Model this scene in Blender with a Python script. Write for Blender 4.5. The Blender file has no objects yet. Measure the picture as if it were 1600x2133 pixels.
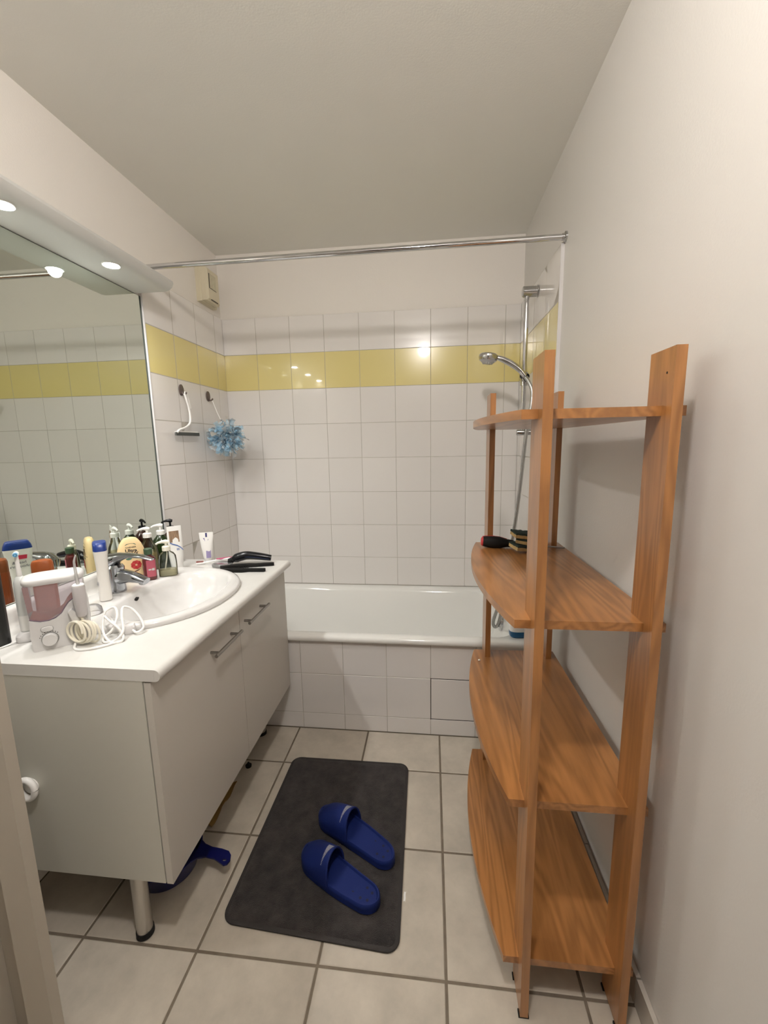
import bpy, bmesh, math, random
from mathutils import Vector, Matrix
random.seed(7)
sc = bpy.context.scene
COL = sc.collection
PI = math.pi

# ------------------------------------------------------------------ camera
YAW, PITCH, ROLL, FPX = 0.1133, -0.1611, -0.0182, 875.5
fwd = Vector((-math.sin(YAW) * math.cos(PITCH), math.cos(YAW) * math.cos(PITCH), math.sin(PITCH)))
rt = Vector((math.cos(YAW), math.sin(YAW), 0)); up = rt.cross(fwd)
r2 = rt * math.cos(ROLL) + up * math.sin(ROLL); u2 = up * math.cos(ROLL) - rt * math.sin(ROLL)
cam = bpy.data.cameras.new('camera'); cam_o = bpy.data.objects.new('camera', cam); COL.objects.link(cam_o)
cam.sensor_fit = 'HORIZONTAL'; cam.sensor_width = 36; cam.lens = 36 * FPX / 1600
cam.clip_start = 0.01
mw = Matrix((r2, u2, -fwd)).transposed().to_4x4(); mw.translation = Vector((1.2176, 0, 1.3449))
cam_o.matrix_world = mw
sc.camera = cam_o

# ------------------------------------------------------------------ world, light, exposure
w = bpy.data.worlds.new('hall'); sc.world = w; w.use_nodes = True
w.node_tree.nodes['Background'].inputs[0].default_value = (1.0, 0.93, 0.85, 1)
w.node_tree.nodes['Background'].inputs[1].default_value = 0.06
sc.view_settings.view_transform = 'Standard'; sc.view_settings.look = 'None'
sc.view_settings.gamma = 1; sc.view_settings.use_curve_mapping = False
sc.view_settings.exposure = 1.06
sc.cycles.max_bounces = 12; sc.cycles.diffuse_bounces = 6; sc.cycles.glossy_bounces = 6
sc.cycles.transparent_max_bounces = 24; sc.cycles.transmission_bounces = 8
sc.cycles.sample_clamp_indirect = 4.0
sc.cycles.use_denoising = True
BULB_POS = (1.14, 0.20, 2.33); BULB_POWER = 22.0; BULB_COL = (1.0, 0.94, 0.89)
SPOT_POWER = 6.5; SPOT_COL = (1.0, 0.98, 0.95)

# ------------------------------------------------------------------ measures (metres)
W, D, H = 1.7028, 2.4866, 2.4265          # tile face right, tile face back, ceiling
TP = 0.203                                # wall tile pitch
ZT = 2.0773                               # top of the wall tiles
TF = 1.7822                               # face of the tiled bath panel
REC = 0.012                               # painted wall lies this far behind the tiles
LX, RX = -REC, W + REC
ZL = 0.851                                # ledge of the washbasin
ZC = 0.832                                # worktop

# ------------------------------------------------------------------ materials
MATS = {}
def mat(name, col, rough=0.5, metal=0.0, bump=0.0, bscale=80, coat=0.0, var=0.0, vscale=6, spec=0.5, trans=0.0, alpha_mix=None, rand=0.0, sheen=0.0, dark=None, stretch=None, crough=0.12):
    if name in MATS: return MATS[name]
    m = bpy.data.materials.new(name); m.use_nodes = True; MATS[name] = m
    nt = m.node_tree; b = nt.nodes['Principled BSDF']
    b.inputs['Base Color'].default_value = (*col, 1); b.inputs['Roughness'].default_value = rough
    b.inputs['Metallic'].default_value = metal; b.inputs['Specular IOR Level'].default_value = spec
    b.inputs['Coat Weight'].default_value = coat
    if coat: b.inputs['Coat Roughness'].default_value = crough
    if sheen: b.inputs['Sheen Weight'].default_value = sheen
    tc = nt.nodes.new('ShaderNodeTexCoord')
    vec = tc.outputs['Object']
    if stretch:
        mp = nt.nodes.new('ShaderNodeMapping'); mp.inputs['Scale'].default_value = stretch
        nt.links.new(vec, mp.inputs['Vector']); vec = mp.outputs[0]
    src = None
    if var > 0:
        n = nt.nodes.new('ShaderNodeTexNoise'); n.inputs['Scale'].default_value = vscale; n.inputs['Detail'].default_value = 6
        n.inputs['Roughness'].default_value = 0.62
        if rand:
            oi = nt.nodes.new('ShaderNodeObjectInfo'); va = nt.nodes.new('ShaderNodeVectorMath'); va.operation = 'ADD'
            sc_ = nt.nodes.new('ShaderNodeMath'); sc_.operation = 'MULTIPLY'; sc_.inputs[1].default_value = 37.0
            nt.links.new(oi.outputs['Random'], sc_.inputs[0]); nt.links.new(vec, va.inputs[0]); nt.links.new(sc_.outputs[0], va.inputs[1])
            nt.links.new(va.outputs[0], n.inputs['Vector'])
        else:
            nt.links.new(vec, n.inputs['Vector'])
        r = nt.nodes.new('ShaderNodeValToRGB')
        d = dark if dark else tuple(c * (1 - var) for c in col)
        r.color_ramp.elements[0].position = 0.32; r.color_ramp.elements[1].position = 0.68
        r.color_ramp.elements[0].color = (*d, 1); r.color_ramp.elements[1].color = (*col, 1)
        nt.links.new(n.outputs['Fac'], r.inputs['Fac']); src = r.outputs['Color']
        nt.links.new(src, b.inputs['Base Color'])
    if rand:
        oi = nt.nodes.new('ShaderNodeObjectInfo'); mr = nt.nodes.new('ShaderNodeMapRange')
        mr.inputs['To Min'].default_value = 1 - rand; mr.inputs['To Max'].default_value = 1.0
        hs = nt.nodes.new('ShaderNodeHueSaturation'); nt.links.new(oi.outputs['Random'], mr.inputs['Value'])
        nt.links.new(mr.outputs[0], hs.inputs['Value'])
        if src: nt.links.new(src, hs.inputs['Color'])
        else: hs.inputs['Color'].default_value = (*col, 1)
        nt.links.new(hs.outputs[0], b.inputs['Base Color'])
    if bump > 0:
        n2 = nt.nodes.new('ShaderNodeTexNoise'); n2.inputs['Scale'].default_value = bscale; n2.inputs['Detail'].default_value = 3
        nt.links.new(tc.outputs['Object'], n2.inputs['Vector'])
        bp = nt.nodes.new('ShaderNodeBump'); bp.inputs['Strength'].default_value = bump; bp.inputs['Distance'].default_value = 0.004
        nt.links.new(n2.outputs['Fac'], bp.inputs['Height']); nt.links.new(bp.outputs[0], b.inputs['Normal'])
    return m

def wood(name, axis):
    m = bpy.data.materials.new(name); m.use_nodes = True; nt = m.node_tree; b = nt.nodes['Principled BSDF']
    tc = nt.nodes.new('ShaderNodeTexCoord'); mp = nt.nodes.new('ShaderNodeMapping')
    s = [9.0, 9.0, 9.0]; s['xyz'.index(axis)] = 0.9
    mp.inputs['Scale'].default_value = s
    oi = nt.nodes.new('ShaderNodeObjectInfo'); mu = nt.nodes.new('ShaderNodeMath'); mu.operation = 'MULTIPLY'; mu.inputs[1].default_value = 11.0
    va = nt.nodes.new('ShaderNodeVectorMath'); va.operation = 'ADD'
    nt.links.new(oi.outputs['Random'], mu.inputs[0]); nt.links.new(tc.outputs['Object'], va.inputs[0]); nt.links.new(mu.outputs[0], va.inputs[1])
    nt.links.new(va.outputs[0], mp.inputs['Vector'])
    wv = nt.nodes.new('ShaderNodeTexNoise'); wv.inputs['Scale'].default_value = 1.0; wv.inputs['Detail'].default_value = 2.0; wv.inputs['Distortion'].default_value = 0.5
    nt.links.new(mp.outputs[0], wv.inputs['Vector'])
    # growth rings: sine of the stretched field
    m1 = nt.nodes.new('ShaderNodeMath'); m1.operation = 'MULTIPLY'; m1.inputs[1].default_value = 70.0
    m2 = nt.nodes.new('ShaderNodeMath'); m2.operation = 'SINE'
    nt.links.new(wv.outputs['Fac'], m1.inputs[0]); nt.links.new(m1.outputs[0], m2.inputs[0])
    fine = nt.nodes.new('ShaderNodeTexNoise'); fine.inputs['Scale'].default_value = 14.0; fine.inputs['Detail'].default_value = 4.0
    nt.links.new(mp.outputs[0], fine.inputs['Vector'])
    mx = nt.nodes.new('ShaderNodeMapRange'); mx.inputs['From Min'].default_value = -1; mx.inputs['From Max'].default_value = 1
    mx.inputs['To Min'].default_value = 0.0; mx.inputs['To Max'].default_value = 0.34
    nt.links.new(m2.outputs[0], mx.inputs['Value'])
    if axis == 'y': mx.inputs['To Max'].default_value = 0.42; hf_ = 0.55
    else: hf_ = 0.62
    ad = nt.nodes.new('ShaderNodeMath'); ad.operation = 'ADD'
    hf = nt.nodes.new('ShaderNodeMath'); hf.operation = 'MULTIPLY'; hf.inputs[1].default_value = hf_
    nt.links.new(fine.outputs['Fac'], hf.inputs[0]); nt.links.new(mx.outputs[0], ad.inputs[0]); nt.links.new(hf.outputs[0], ad.inputs[1])
    cr = nt.nodes.new('ShaderNodeValToRGB')
    cr.color_ramp.elements[0].position = 0.22; cr.color_ramp.elements[0].color = (0.265, 0.112, 0.033, 1)
    cr.color_ramp.elements[1].position = 0.72; cr.color_ramp.elements[1].color = (0.400, 0.174, 0.053, 1)
    nt.links.new(ad.outputs[0], cr.inputs['Fac']); nt.links.new(cr.outputs[0], b.inputs['Base Color'])
    b.inputs['Roughness'].default_value = 0.36; b.inputs['Coat Weight'].default_value = 0.5; b.inputs['Coat Roughness'].default_value = 0.22
    return m

def clear(name, tint=(0.95, 0.97, 0.96), gloss=1.0, body=0.0, bodycol=(0.9, 0.9, 0.9), rough=0.03):
    """thin clear plastic: transparent, with a Fresnel gloss and an optional cloudy share"""
    m = bpy.data.materials.new(name); m.use_nodes = True; nt = m.node_tree
    for n in list(nt.nodes):
        if n.type == 'BSDF_PRINCIPLED': nt.nodes.remove(n)
    out = [n for n in nt.nodes if n.type == 'OUTPUT_MATERIAL'][0]
    tr = nt.nodes.new('ShaderNodeBsdfTransparent'); tr.inputs[0].default_value = (*tint, 1)
    gl = nt.nodes.new('ShaderNodeBsdfGlossy'); gl.inputs['Roughness'].default_value = rough
    fr = nt.nodes.new('ShaderNodeFresnel'); fr.inputs['IOR'].default_value = 1.45
    base = tr.outputs[0]
    if body > 0:
        df = nt.nodes.new('ShaderNodeBsdfDiffuse'); df.inputs[0].default_value = (*bodycol, 1)
        mb = nt.nodes.new('ShaderNodeMixShader'); mb.inputs[0].default_value = body
        nt.links.new(tr.outputs[0], mb.inputs[1]); nt.links.new(df.outputs[0], mb.inputs[2]); base = mb.outputs[0]
    mx = nt.nodes.new('ShaderNodeMixShader')
    nt.links.new(fr.outputs[0], mx.inputs[0]); nt.links.new(base, mx.inputs[1]); nt.links.new(gl.outputs[0], mx.inputs[2])
    nt.links.new(mx.outputs[0], out.inputs['Surface'])
    return m

def emit(name, col, s):
    m = bpy.data.materials.new(name); m.use_nodes = True; b = m.node_tree.nodes['Principled BSDF']
    b.inputs['Base Color'].default_value = (0.8, 0.8, 0.8, 1)
    b.inputs['Emission Color'].default_value = (*col, 1); b.inputs['Emission Strength'].default_value = s
    return m

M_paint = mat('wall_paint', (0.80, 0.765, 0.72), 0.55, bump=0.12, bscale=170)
M_paintr = mat('wall_paint_satin_dimmed', (0.66, 0.64, 0.61), 0.38, bump=0.10, bscale=190)  # right wall colour darkened to offset the bulb's hot spot on it
M_ceil = mat('ceiling_paint', (0.77, 0.765, 0.725), 0.8, bump=0.08, bscale=200)
M_tile = mat('white_glazed_tile', (0.78, 0.755, 0.735), 0.20, rand=0.035, coat=0.55, spec=0.3, crough=0.035)
M_tiley = mat('yellow_glazed_tile', (0.74, 0.64, 0.275), 0.20, rand=0.03, coat=0.55, spec=0.3, crough=0.035)
M_grout = mat('tile_grout', (0.50, 0.47, 0.42), 0.9, var=0.25, vscale=12)
M_fgrout = mat('floor_grout', (0.19, 0.155, 0.115), 0.9, var=0.3, vscale=20)
M_floor = mat('beige_floor_tile', (0.56, 0.505, 0.425), 0.42, var=0.24, vscale=9, rand=0.05, bump=0.05, bscale=60)
M_trimw = mat('tile_edge_trim', (0.66, 0.645, 0.64), 0.4)
M_woody = wood('cherry_wood_lengthwise', 'y'); M_woodz = wood('cherry_wood_upright', 'z')
M_enamel = mat('white_enamel', (0.80, 0.80, 0.775), 0.08, coat=0.3)
M_ceram = mat('white_ceramic', (0.66, 0.65, 0.64), 0.07, coat=0.4)
M_lam = mat('white_laminate', (0.65, 0.64, 0.615), 0.30, bump=0.03, bscale=240, var=0.05, vscale=14)
M_door = mat('cabinet_white', (0.53, 0.50, 0.455), 0.34)
M_side = mat('cabinet_side', (0.55, 0.54, 0.485), 0.40)
M_chrome = mat('chrome', (0.60, 0.60, 0.61), 0.06, metal=1)
M_chromed = mat('worn_chrome', (0.50, 0.50, 0.50), 0.16, metal=1, bump=0.1, bscale=60)
M_steel = mat('brushed_steel', (0.36, 0.345, 0.325), 0.34, metal=1)
M_legst = mat('dull_steel_leg', (0.55, 0.53, 0.50), 0.28, metal=1, bump=0.15, bscale=40)
M_black = mat('black_plastic', (0.007, 0.007, 0.009), 0.22, spec=0.35)
M_blackm = mat('black_rubber', (0.008, 0.0075, 0.007), 0.7, spec=0.25)
M_dark = mat('dark_gap', (0.012, 0.01, 0.008), 0.9)
M_white = mat('white_plastic', (0.82, 0.81, 0.79), 0.28)
M_whiteg = mat('grey_white_plastic', (0.68, 0.665, 0.665), 0.32)
M_ivory = mat('ivory_hose', (0.78, 0.74, 0.62), 0.4)
M_beige = mat('aged_beige_plastic', (0.66, 0.60, 0.45), 0.45)
M_beiged = mat('beige_grille_shadow', (0.10, 0.085, 0.065), 0.7)
M_rug = mat('dark_rug_pile', (0.043, 0.035, 0.033), 0.95, bump=1.0, bscale=420, var=0.6, vscale=22, sheen=0.06, dark=(0.011, 0.009, 0.0085))
M_rugh = mat('rug_binding', (0.026, 0.022, 0.021), 0.8, bump=0.4, bscale=300)
M_blue = mat('navy_foam', (0.006, 0.016, 0.105), 0.6, bump=0.15, bscale=300, spec=0.22)
M_blued = mat('dark_hole', (0.003, 0.005, 0.03), 0.8)
M_bluep = mat('blue_plastic', (0.003, 0.005, 0.075), 0.25)
M_print = mat('grey_white_print', (0.55, 0.55, 0.52), 0.5)
M_brown = mat('dark_brown_plastic', (0.10, 0.075, 0.065), 0.4)
M_jamb = mat('door_frame_paint', (0.43, 0.39, 0.33), 0.45, bump=0.05, bscale=90)

# ------------------------------------------------------------------ mesh helpers
XF = {}
def thing(name, label, cat, loc=(0, 0, 0), rz=0.0, group=None):
    o = bpy.data.objects.new(name, None); COL.objects.link(o); o.location = loc; o.rotation_euler = (0, 0, rz)
    o.empty_display_size = 0.05
    o['label'] = label; o['category'] = cat
    if group: o['group'] = group
    XF[o.name] = Matrix.Translation(loc) @ Matrix.Rotation(rz, 4, 'Z')
    return o
def tag(o, label, cat, group=None):
    o['label'] = label; o['category'] = cat
    if group: o['group'] = group
    return o
def obj(name, bm, m, parent=None, world=False, smooth=35, bev=0.0, bseg=2):
    """links a bmesh as ONE mesh object; world=True: its coordinates are world ones"""
    if bev > 0:
        es = [e for e in bm.edges if len(e.link_faces) == 2 and e.calc_face_angle(0) > 0.6]
        bmesh.ops.bevel(bm, geom=es, offset=bev, segments=bseg, profile=0.5, affect='EDGES', clamp_overlap=True)
    bmesh.ops.recalc_face_normals(bm, faces=bm.faces)
    if parent is not None and world: bm.transform(XF[parent.name].inverted())
    me = bpy.data.meshes.new(name); bm.to_mesh(me); bm.free()
    me.materials.append(m)
    if smooth:
        me.polygons.foreach_set('use_smooth', [True] * len(me.polygons)); me.set_sharp_from_angle(angle=math.radians(smooth))
    o = bpy.data.objects.new(name, me); COL.objects.link(o)
    if parent is not None: o.parent = parent
    XF[o.name] = XF[parent.name].copy() if parent is not None else Matrix.Identity(4)
    return o
def single(name, bm, m, label, cat, base, group=None, **k):
    """a thing that is one mesh; the bmesh is in world coordinates, origin at base"""
    bm.transform(Matrix.Translation(-Vector(base)))
    o = obj(name, bm, m, **k); o.location = base; XF[o.name] = Matrix.Translation(base)
    return tag(o, label, cat, group)
def struct(name, bm, m, **k):
    o = obj(name, bm, m, **k); o['kind'] = 'structure'; return o
def box(bm, x0, x1, y0, y1, z0, z1):
    v = [bm.verts.new(p) for p in ((x0, y0, z0), (x1, y0, z0), (x1, y1, z0), (x0, y1, z0), (x0, y0, z1), (x1, y0, z1), (x1, y1, z1), (x0, y1, z1))]
    for f in ((0, 3, 2, 1), (4, 5, 6, 7), (0, 1, 5, 4), (1, 2, 6, 5), (2, 3, 7, 6), (3, 0, 4, 7)): bm.faces.new([v[i] for i in f])
    return v
def B(*a):
    bm = bmesh.new(); box(bm, *a); return bm
def loft(bm, rings, cap0=True, cap1=True, closed=True):
    vs = [[bm.verts.new(p) for p in r] for r in rings]
    n = len(rings[0])
    for a, b in zip(vs, vs[1:]):
        for i in range(n if closed else n - 1):
            j = (i + 1) % n; bm.faces.new((a[i], a[j], b[j], b[i]))
    if cap0: bm.faces.new(list(reversed(vs[0])))
    if cap1: bm.faces.new(vs[-1])
    return vs
def sring(cx, cy, z, a, b, n=2.0, seg=40, a2=None, n2=None):
    """superellipse ring; a2/n2: half axis and exponent on the -x half"""
    r = []
    for i in range(seg):
        t = 2 * PI * i / seg; c, s = math.cos(t), math.sin(t)
        aa, nn = (a, n) if c >= 0 or a2 is None else (a2, n2 or n)
        r.append((cx + aa * math.copysign(abs(c) ** (2 / nn), c), cy + b * math.copysign(abs(s) ** (2 / nn), s), z))
    return r
def stack(levels, seg=36, cap0=True, cap1=True, cx=0, cy=0):
    """levels: (z, half width x, half width y[, exponent])"""
    bm = bmesh.new()
    loft(bm, [sring(cx, cy, l[0], l[1], l[2], l[3] if len(l) > 3 else 2.0, seg) for l in levels], cap0, cap1)
    return bm
def tube(bm, pts, r, seg=10, cap=True):
    pts = [Vector(p) for p in pts]; n = len(pts); rad = r if isinstance(r, (list, tuple)) else [r] * n
    T = []
    for i in range(n):
        t = pts[min(i + 1, n - 1)] - pts[max(i - 1, 0)]; T.append(t.normalized())
    ref = Vector((0, 0, 1)) if abs(T[0].z) < 0.9 else Vector((1, 0, 0))
    N = (ref - T[0] * ref.dot(T[0])).normalized(); rings = []
    for i in range(n):
        N = (N - T[i] * N.dot(T[i])).normalized(); Bn = T[i].cross(N)
        rings.append([pts[i] + (N * math.cos(2 * PI * k / seg) + Bn * math.sin(2 * PI * k / seg)) * rad[i] for k in range(seg)])
    loft(bm, rings, cap, cap)
def spline(ctrl, per=8):
    P = [Vector(p) for p in ctrl]; P = [P[0] * 2 - P[1]] + P + [P[-1] * 2 - P[-2]]; out = []
    for i in range(1, len(P) - 2):
        for k in range(per):
            t = k / per; a, b, c, d = P[i - 1], P[i], P[i + 1], P[i + 2]
            out.append(0.5 * ((2 * b) + (c - a) * t + (2 * a - 5 * b + 4 * c - d) * t * t + (3 * b - a - 3 * c + d) * t ** 3))
    out.append(P[-2]); return out
def T(pts, r, seg=10):
    bm = bmesh.new(); tube(bm, pts, r, seg); return bm
def prism(bm, poly, frame, a, b):
    """poly: 2D points; frame(p, q, d) -> 3D; extruded from depth a to b"""
    loft(bm, [[frame(p, q, a) for p, q in poly], [frame(p, q, b) for p, q in poly]])
    return bm
def PR(poly, frame, a, b):
    return prism(bmesh.new(), poly, frame, a, b)
def text(name, s, size, m, parent, place, align='CENTER', bold=0.0, sx=1.0):
    cu = bpy.data.curves.new('t', 'FONT'); cu.body = s; cu.size = size; cu.align_x = align; cu.align_y = 'CENTER'; cu.offset = bold * size; cu.resolution_u = 3
    to = bpy.data.objects.new('t', cu); COL.objects.link(to)
    me = bpy.data.meshes.new_from_object(to.evaluated_get(bpy.context.evaluated_depsgraph_get()))
    bpy.data.objects.remove(to); bpy.data.curves.remove(cu)
    for v in me.vertices: v.co = place(v.co.x * sx, v.co.y)
    me.name = name; me.materials.clear(); me.materials.append(m)
    o = bpy.data.objects.new(name, me); COL.objects.link(o); o.parent = parent
    return o
def patch(poly, place):
    bm = bmesh.new(); bm.faces.new([bm.verts.new(place(x, y)) for x, y in poly]); return bm
def gridpatch(x0, x1, y0, y1, place, nx=10, ny=2):
    bm = bmesh.new(); g = [[bm.verts.new(place(x0 + (x1 - x0) * i / nx, y0 + (y1 - y0) * j / ny)) for i in range(nx + 1)] for j in range(ny + 1)]
    for j in range(ny):
        for i in range(nx): bm.faces.new((g[j][i], g[j][i + 1], g[j + 1][i + 1], g[j + 1][i]))
    return bm

# ------------------------------------------------------------------ room shell
floor = struct('floor', B(LX - 0.1, RX + 0.1, -1.4, D + 0.1, -0.08, -0.0018), M_fgrout, smooth=0)
ceiling = struct('ceiling', B(LX - 0.1, RX + 0.1, -1.4, D + 0.1, H, H + 0.08), M_ceil, smooth=0)
wall_back = struct('wall_back', B(LX - 0.1, RX + 0.1, D + 0.0105, D + 0.1, 0, H), M_paint, smooth=0)
wall_left = struct('wall_left', B(LX - 0.1, LX, -1.3, D + 0.0105, 0, H), M_paint, smooth=0)
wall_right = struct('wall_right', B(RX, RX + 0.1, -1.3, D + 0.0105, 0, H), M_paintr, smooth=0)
wall_front = struct('wall_front', B(LX - 0.1, RX + 0.1, -1.4, -1.3, 0, H), mat('darkened_front_wall', (0.42, 0.40, 0.37), 0.6), smooth=0)  # unseen wall, colour darkened so the chrome mirrors less brightness
struct('added_door', B(0.55, 1.38, -1.2995, -1.262, 0, 2.03), mat('added_dark_door', (0.075, 0.055, 0.042), 0.4), bev=0.003)  # unseen door, added dark to deepen chrome reflections and cut bounce light
# painted casing of the doorway in the left wall, just in front of the cabinet
trim_1 = struct('trim_1', B(0.313, 0.3764, 0.656, 0.680, 0, 2.06), M_jamb, bev=0.005, bseg=3)
struct('trim_2', B(LX, 0.312, 0.685, 0.700, 0, 2.06), M_jamb)
struct('trim_3', B(0.20, 0.245, 0.640, 0.6845, 0, 2.06), M_jamb)

TILES = {}
def tile_mesh(name, w_, h_, t_, m, bv=0.0012):
    key = (name, round(w_, 4), round(h_, 4), m.name)
    if key not in TILES:
        bm = bmesh.new()
        r = lambda i, z: [(i, i, z), (w_ - i, i, z), (w_ - i, h_ - i, z), (i, h_ - i, z)]
        loft(bm, [r(0, 0), r(0, t_ - bv * 0.8), r(bv, t_)], False, True)
        bmesh.ops.recalc_face_normals(bm, faces=bm.faces)
        me = bpy.data.meshes.new(name); bm.to_mesh(me); bm.free(); me.materials.append(m); TILES[key] = me
    return TILES[key]
def tile(name, parent, u0, u1, v0, v1, frame, t_, m, gap, bv=0.0012, wob=0.0016):
    """one tile; frame: 4x4 whose x,y axes span the wall and z points into the room"""
    me = tile_mesh(name, u1 - u0 - gap, v1 - v0 - gap, t_, m, bv)
    o = bpy.data.objects.new(name, me); COL.objects.link(o); o.parent = parent
    tilt = Matrix.Rotation(random.uniform(-wob, wob), 4, 'X') @ Matrix.Rotation(random.uniform(-wob, wob), 4, 'Y')
    c = Matrix.Translation(((u1 - u0) / 2, (v1 - v0) / 2, 0))
    o.matrix_local = frame @ Matrix.Translation((u0 + gap / 2, v0 + gap / 2, 0)) @ c @ tilt @ c.inverted()
    return o
def frm(origin, xa, ya, za):
    m = Matrix((Vector(xa), Vector(ya), Vector(za))).transposed().to_4x4(); m.translation = Vector(origin); return m

zrows = [ZT - TP * j for j in range(8)] + [0.482]
f_back = frm((0, D + 0.0105, 0), (1, 0, 0), (0, 0, 1), (0, -1, 0))
f_left = frm((LX + 0.0005, 0, 0), (0, 1, 0), (0, 0, 1), (1, 0, 0))
f_right = frm((RX - 0.0005, 0, 0), (0, 1, 0), (0, 0, 1), (-1, 0, 0))
xcols = [-0.002] + [0.2001 + TP * i for i in range(8)] + [W + 0.001]
ycols = [1.782, 1.985, 2.188, 2.391, D]
G = 0.0022
struct('grout', B(0, W, D + 0.0012, D + 0.0108, 0.40, ZT - 0.001), M_grout, smooth=0, parent=wall_back)
struct('grout', B(LX + 0.0003, -0.0012, 1.784, D, 0.40, ZT - 0.001), M_grout, smooth=0, parent=wall_left)
struct('grout', B(W + 0.0012, RX - 0.0003, 1.784, D, 0.40, ZT - 0.001), M_grout, smooth=0, parent=wall_right)
for j in range(8):
    m = M_tiley if j == 1 else M_tile
    for i in range(len(xcols) - 1): tile('wall_tile', wall_back, xcols[i], xcols[i + 1], zrows[j + 1], zrows[j], f_back, 0.0105, m, G)
    for i in range(len(ycols) - 1):
        tile('wall_tile', wall_left, ycols[i], ycols[i + 1], zrows[j + 1], zrows[j], f_left, 0.0115, m, G)
        tile('wall_tile', wall_right, ycols[i], ycols[i + 1], zrows[j + 1], zrows[j], f_right, 0.0115, m, G)
struct('edge_trim', B(W - 0.0008, RX, 1.7785, 1.7835, 0.478, ZT), M_trimw, parent=wall_right, smooth=0)
struct('edge_trim', B(LX, 0.0008, 1.7785, 1.7835, 0.478, ZT), M_trimw, parent=wall_left, smooth=0)

# bath panel: tiled front of the bath
wall_apron = struct('wall_bath_apron', B(LX, RX, TF + 0.0012, TF + 0.03, 0, 0.452), M_grout, smooth=0)
f_apr = frm((0, TF + 0.009, 0), (1, 0, 0), (0, 0, 1), (0, -1, 0))
zz = [0.0, 0.0791, 0.2821, 0.452]; xt = [-0.011] + [0.6068 + TP * i for i in range(-2, 6)] + [RX - 0.001]
for j in range(3):
    for i in range(len(xt) - 1):
        if j == 1 and abs(xt[i] - 1.2158) < 0.01: continue
        tile('apron_tile', wall_apron, xt[i], xt[i + 1], zz[j], zz[j + 1], f_apr, 0.009, M_tile, G, wob=0.0008)
struct('access_gap', B(1.2128, 1.4215, TF + 0.0009, TF + 0.0016, 0.0761, 0.2851), M_dark, parent=wall_apron, smooth=0)
tile('access_tile', wall_apron, 1.2158, 1.4188, 0.0791, 0.2821, f_apr, 0.0090, M_tile, 0.0042, wob=0.0003)

# floor tiles
f_flr = frm((0, 0, -0.009), (1, 0, 0), (0, 1, 0), (0, 0, 1))
fx = [LX] + [0.2526 + 0.3344 * i for i in range(5)] + [RX]
fy = [-1.29] + [1.8978 - 0.3432 * j for j in range(9, 0, -1)] + [TF]
for j in range(len(fy) - 1):
    for i in range(len(fx) - 1): tile('floor_tile', floor, fx[i], fx[i + 1], fy[j], fy[j + 1], f_flr, 0.009, M_floor, 0.0072, bv=0.002, wob=0.0006)
# skirting tiles along the right wall
yb = [-0.16, 0.1818, 0.525, 0.8682, 1.2114, 1.5546, TF]
bb = struct('baseboard_right', B(RX - 0.003, RX, -0.16, TF, 0, 0.072), M_fgrout, smooth=0)
for a, b in zip(yb, yb[1:]):
    o = obj('skirting_tile', B(RX - 0.0115, RX - 0.0005, a + 0.002, b - 0.002, 0.002, 0.078), mat('skirting_glaze', (0.55, 0.51, 0.45), 0.25, rand=0.05), bb, bev=0.0015)

# ------------------------------------------------------------------ ceiling bulb (lights the room from over the doorway)
t = thing('ceiling_bulb', 'round lit bulb hanging in a white socket from the ceiling behind the viewpoint', 'lamp', (BULB_POS[0], BULB_POS[1], H))
zb = BULB_POS[2] - H
obj('socket', stack([(0, 0.035, 0.035), (-0.012, 0.035, 0.035), (-0.016, 0.018, 0.018), (zb + 0.057, 0.018, 0.018)], 24), M_white, t)
area = 4 * PI * 0.055 ** 2
bm = bmesh.new(); bmesh.ops.create_uvsphere(bm, u_segments=20, v_segments=12, radius=0.055); bm.transform(Matrix.Translation((0, 0, zb)))
obj('bulb', bm, emit('bulb_glow', BULB_COL, BULB_POWER / (area * PI)), t)

# ------------------------------------------------------------------ mirror and light canopy
t = thing('wall_mirror', 'large frameless wall mirror above the washbasin', 'mirror', (LX, 1.15, 0.90))
M_mir = mat('mirror_silver', (0.74, 0.79, 0.735), 0.0, metal=1)
M_mire = mat('mirror_edge_dark', (0.05, 0.07, 0.06), 0.3)
obj('glass_body', B(LX + 0.0002, -0.0065, 0.55, 1.7778, 0.8995, 1.979), M_mire, t, world=True, smooth=0)
bm = bmesh.new(); bm.faces.new([bm.verts.new(p) for p in ((-0.006, 0.5515, 0.901), (-0.006, 1.7665, 0.901), (-0.006, 1.7665, 1.9775), (-0.006, 0.5515, 1.9775))])
obj('mirror_face', bm, M_mir, t, world=True, smooth=0)

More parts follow.
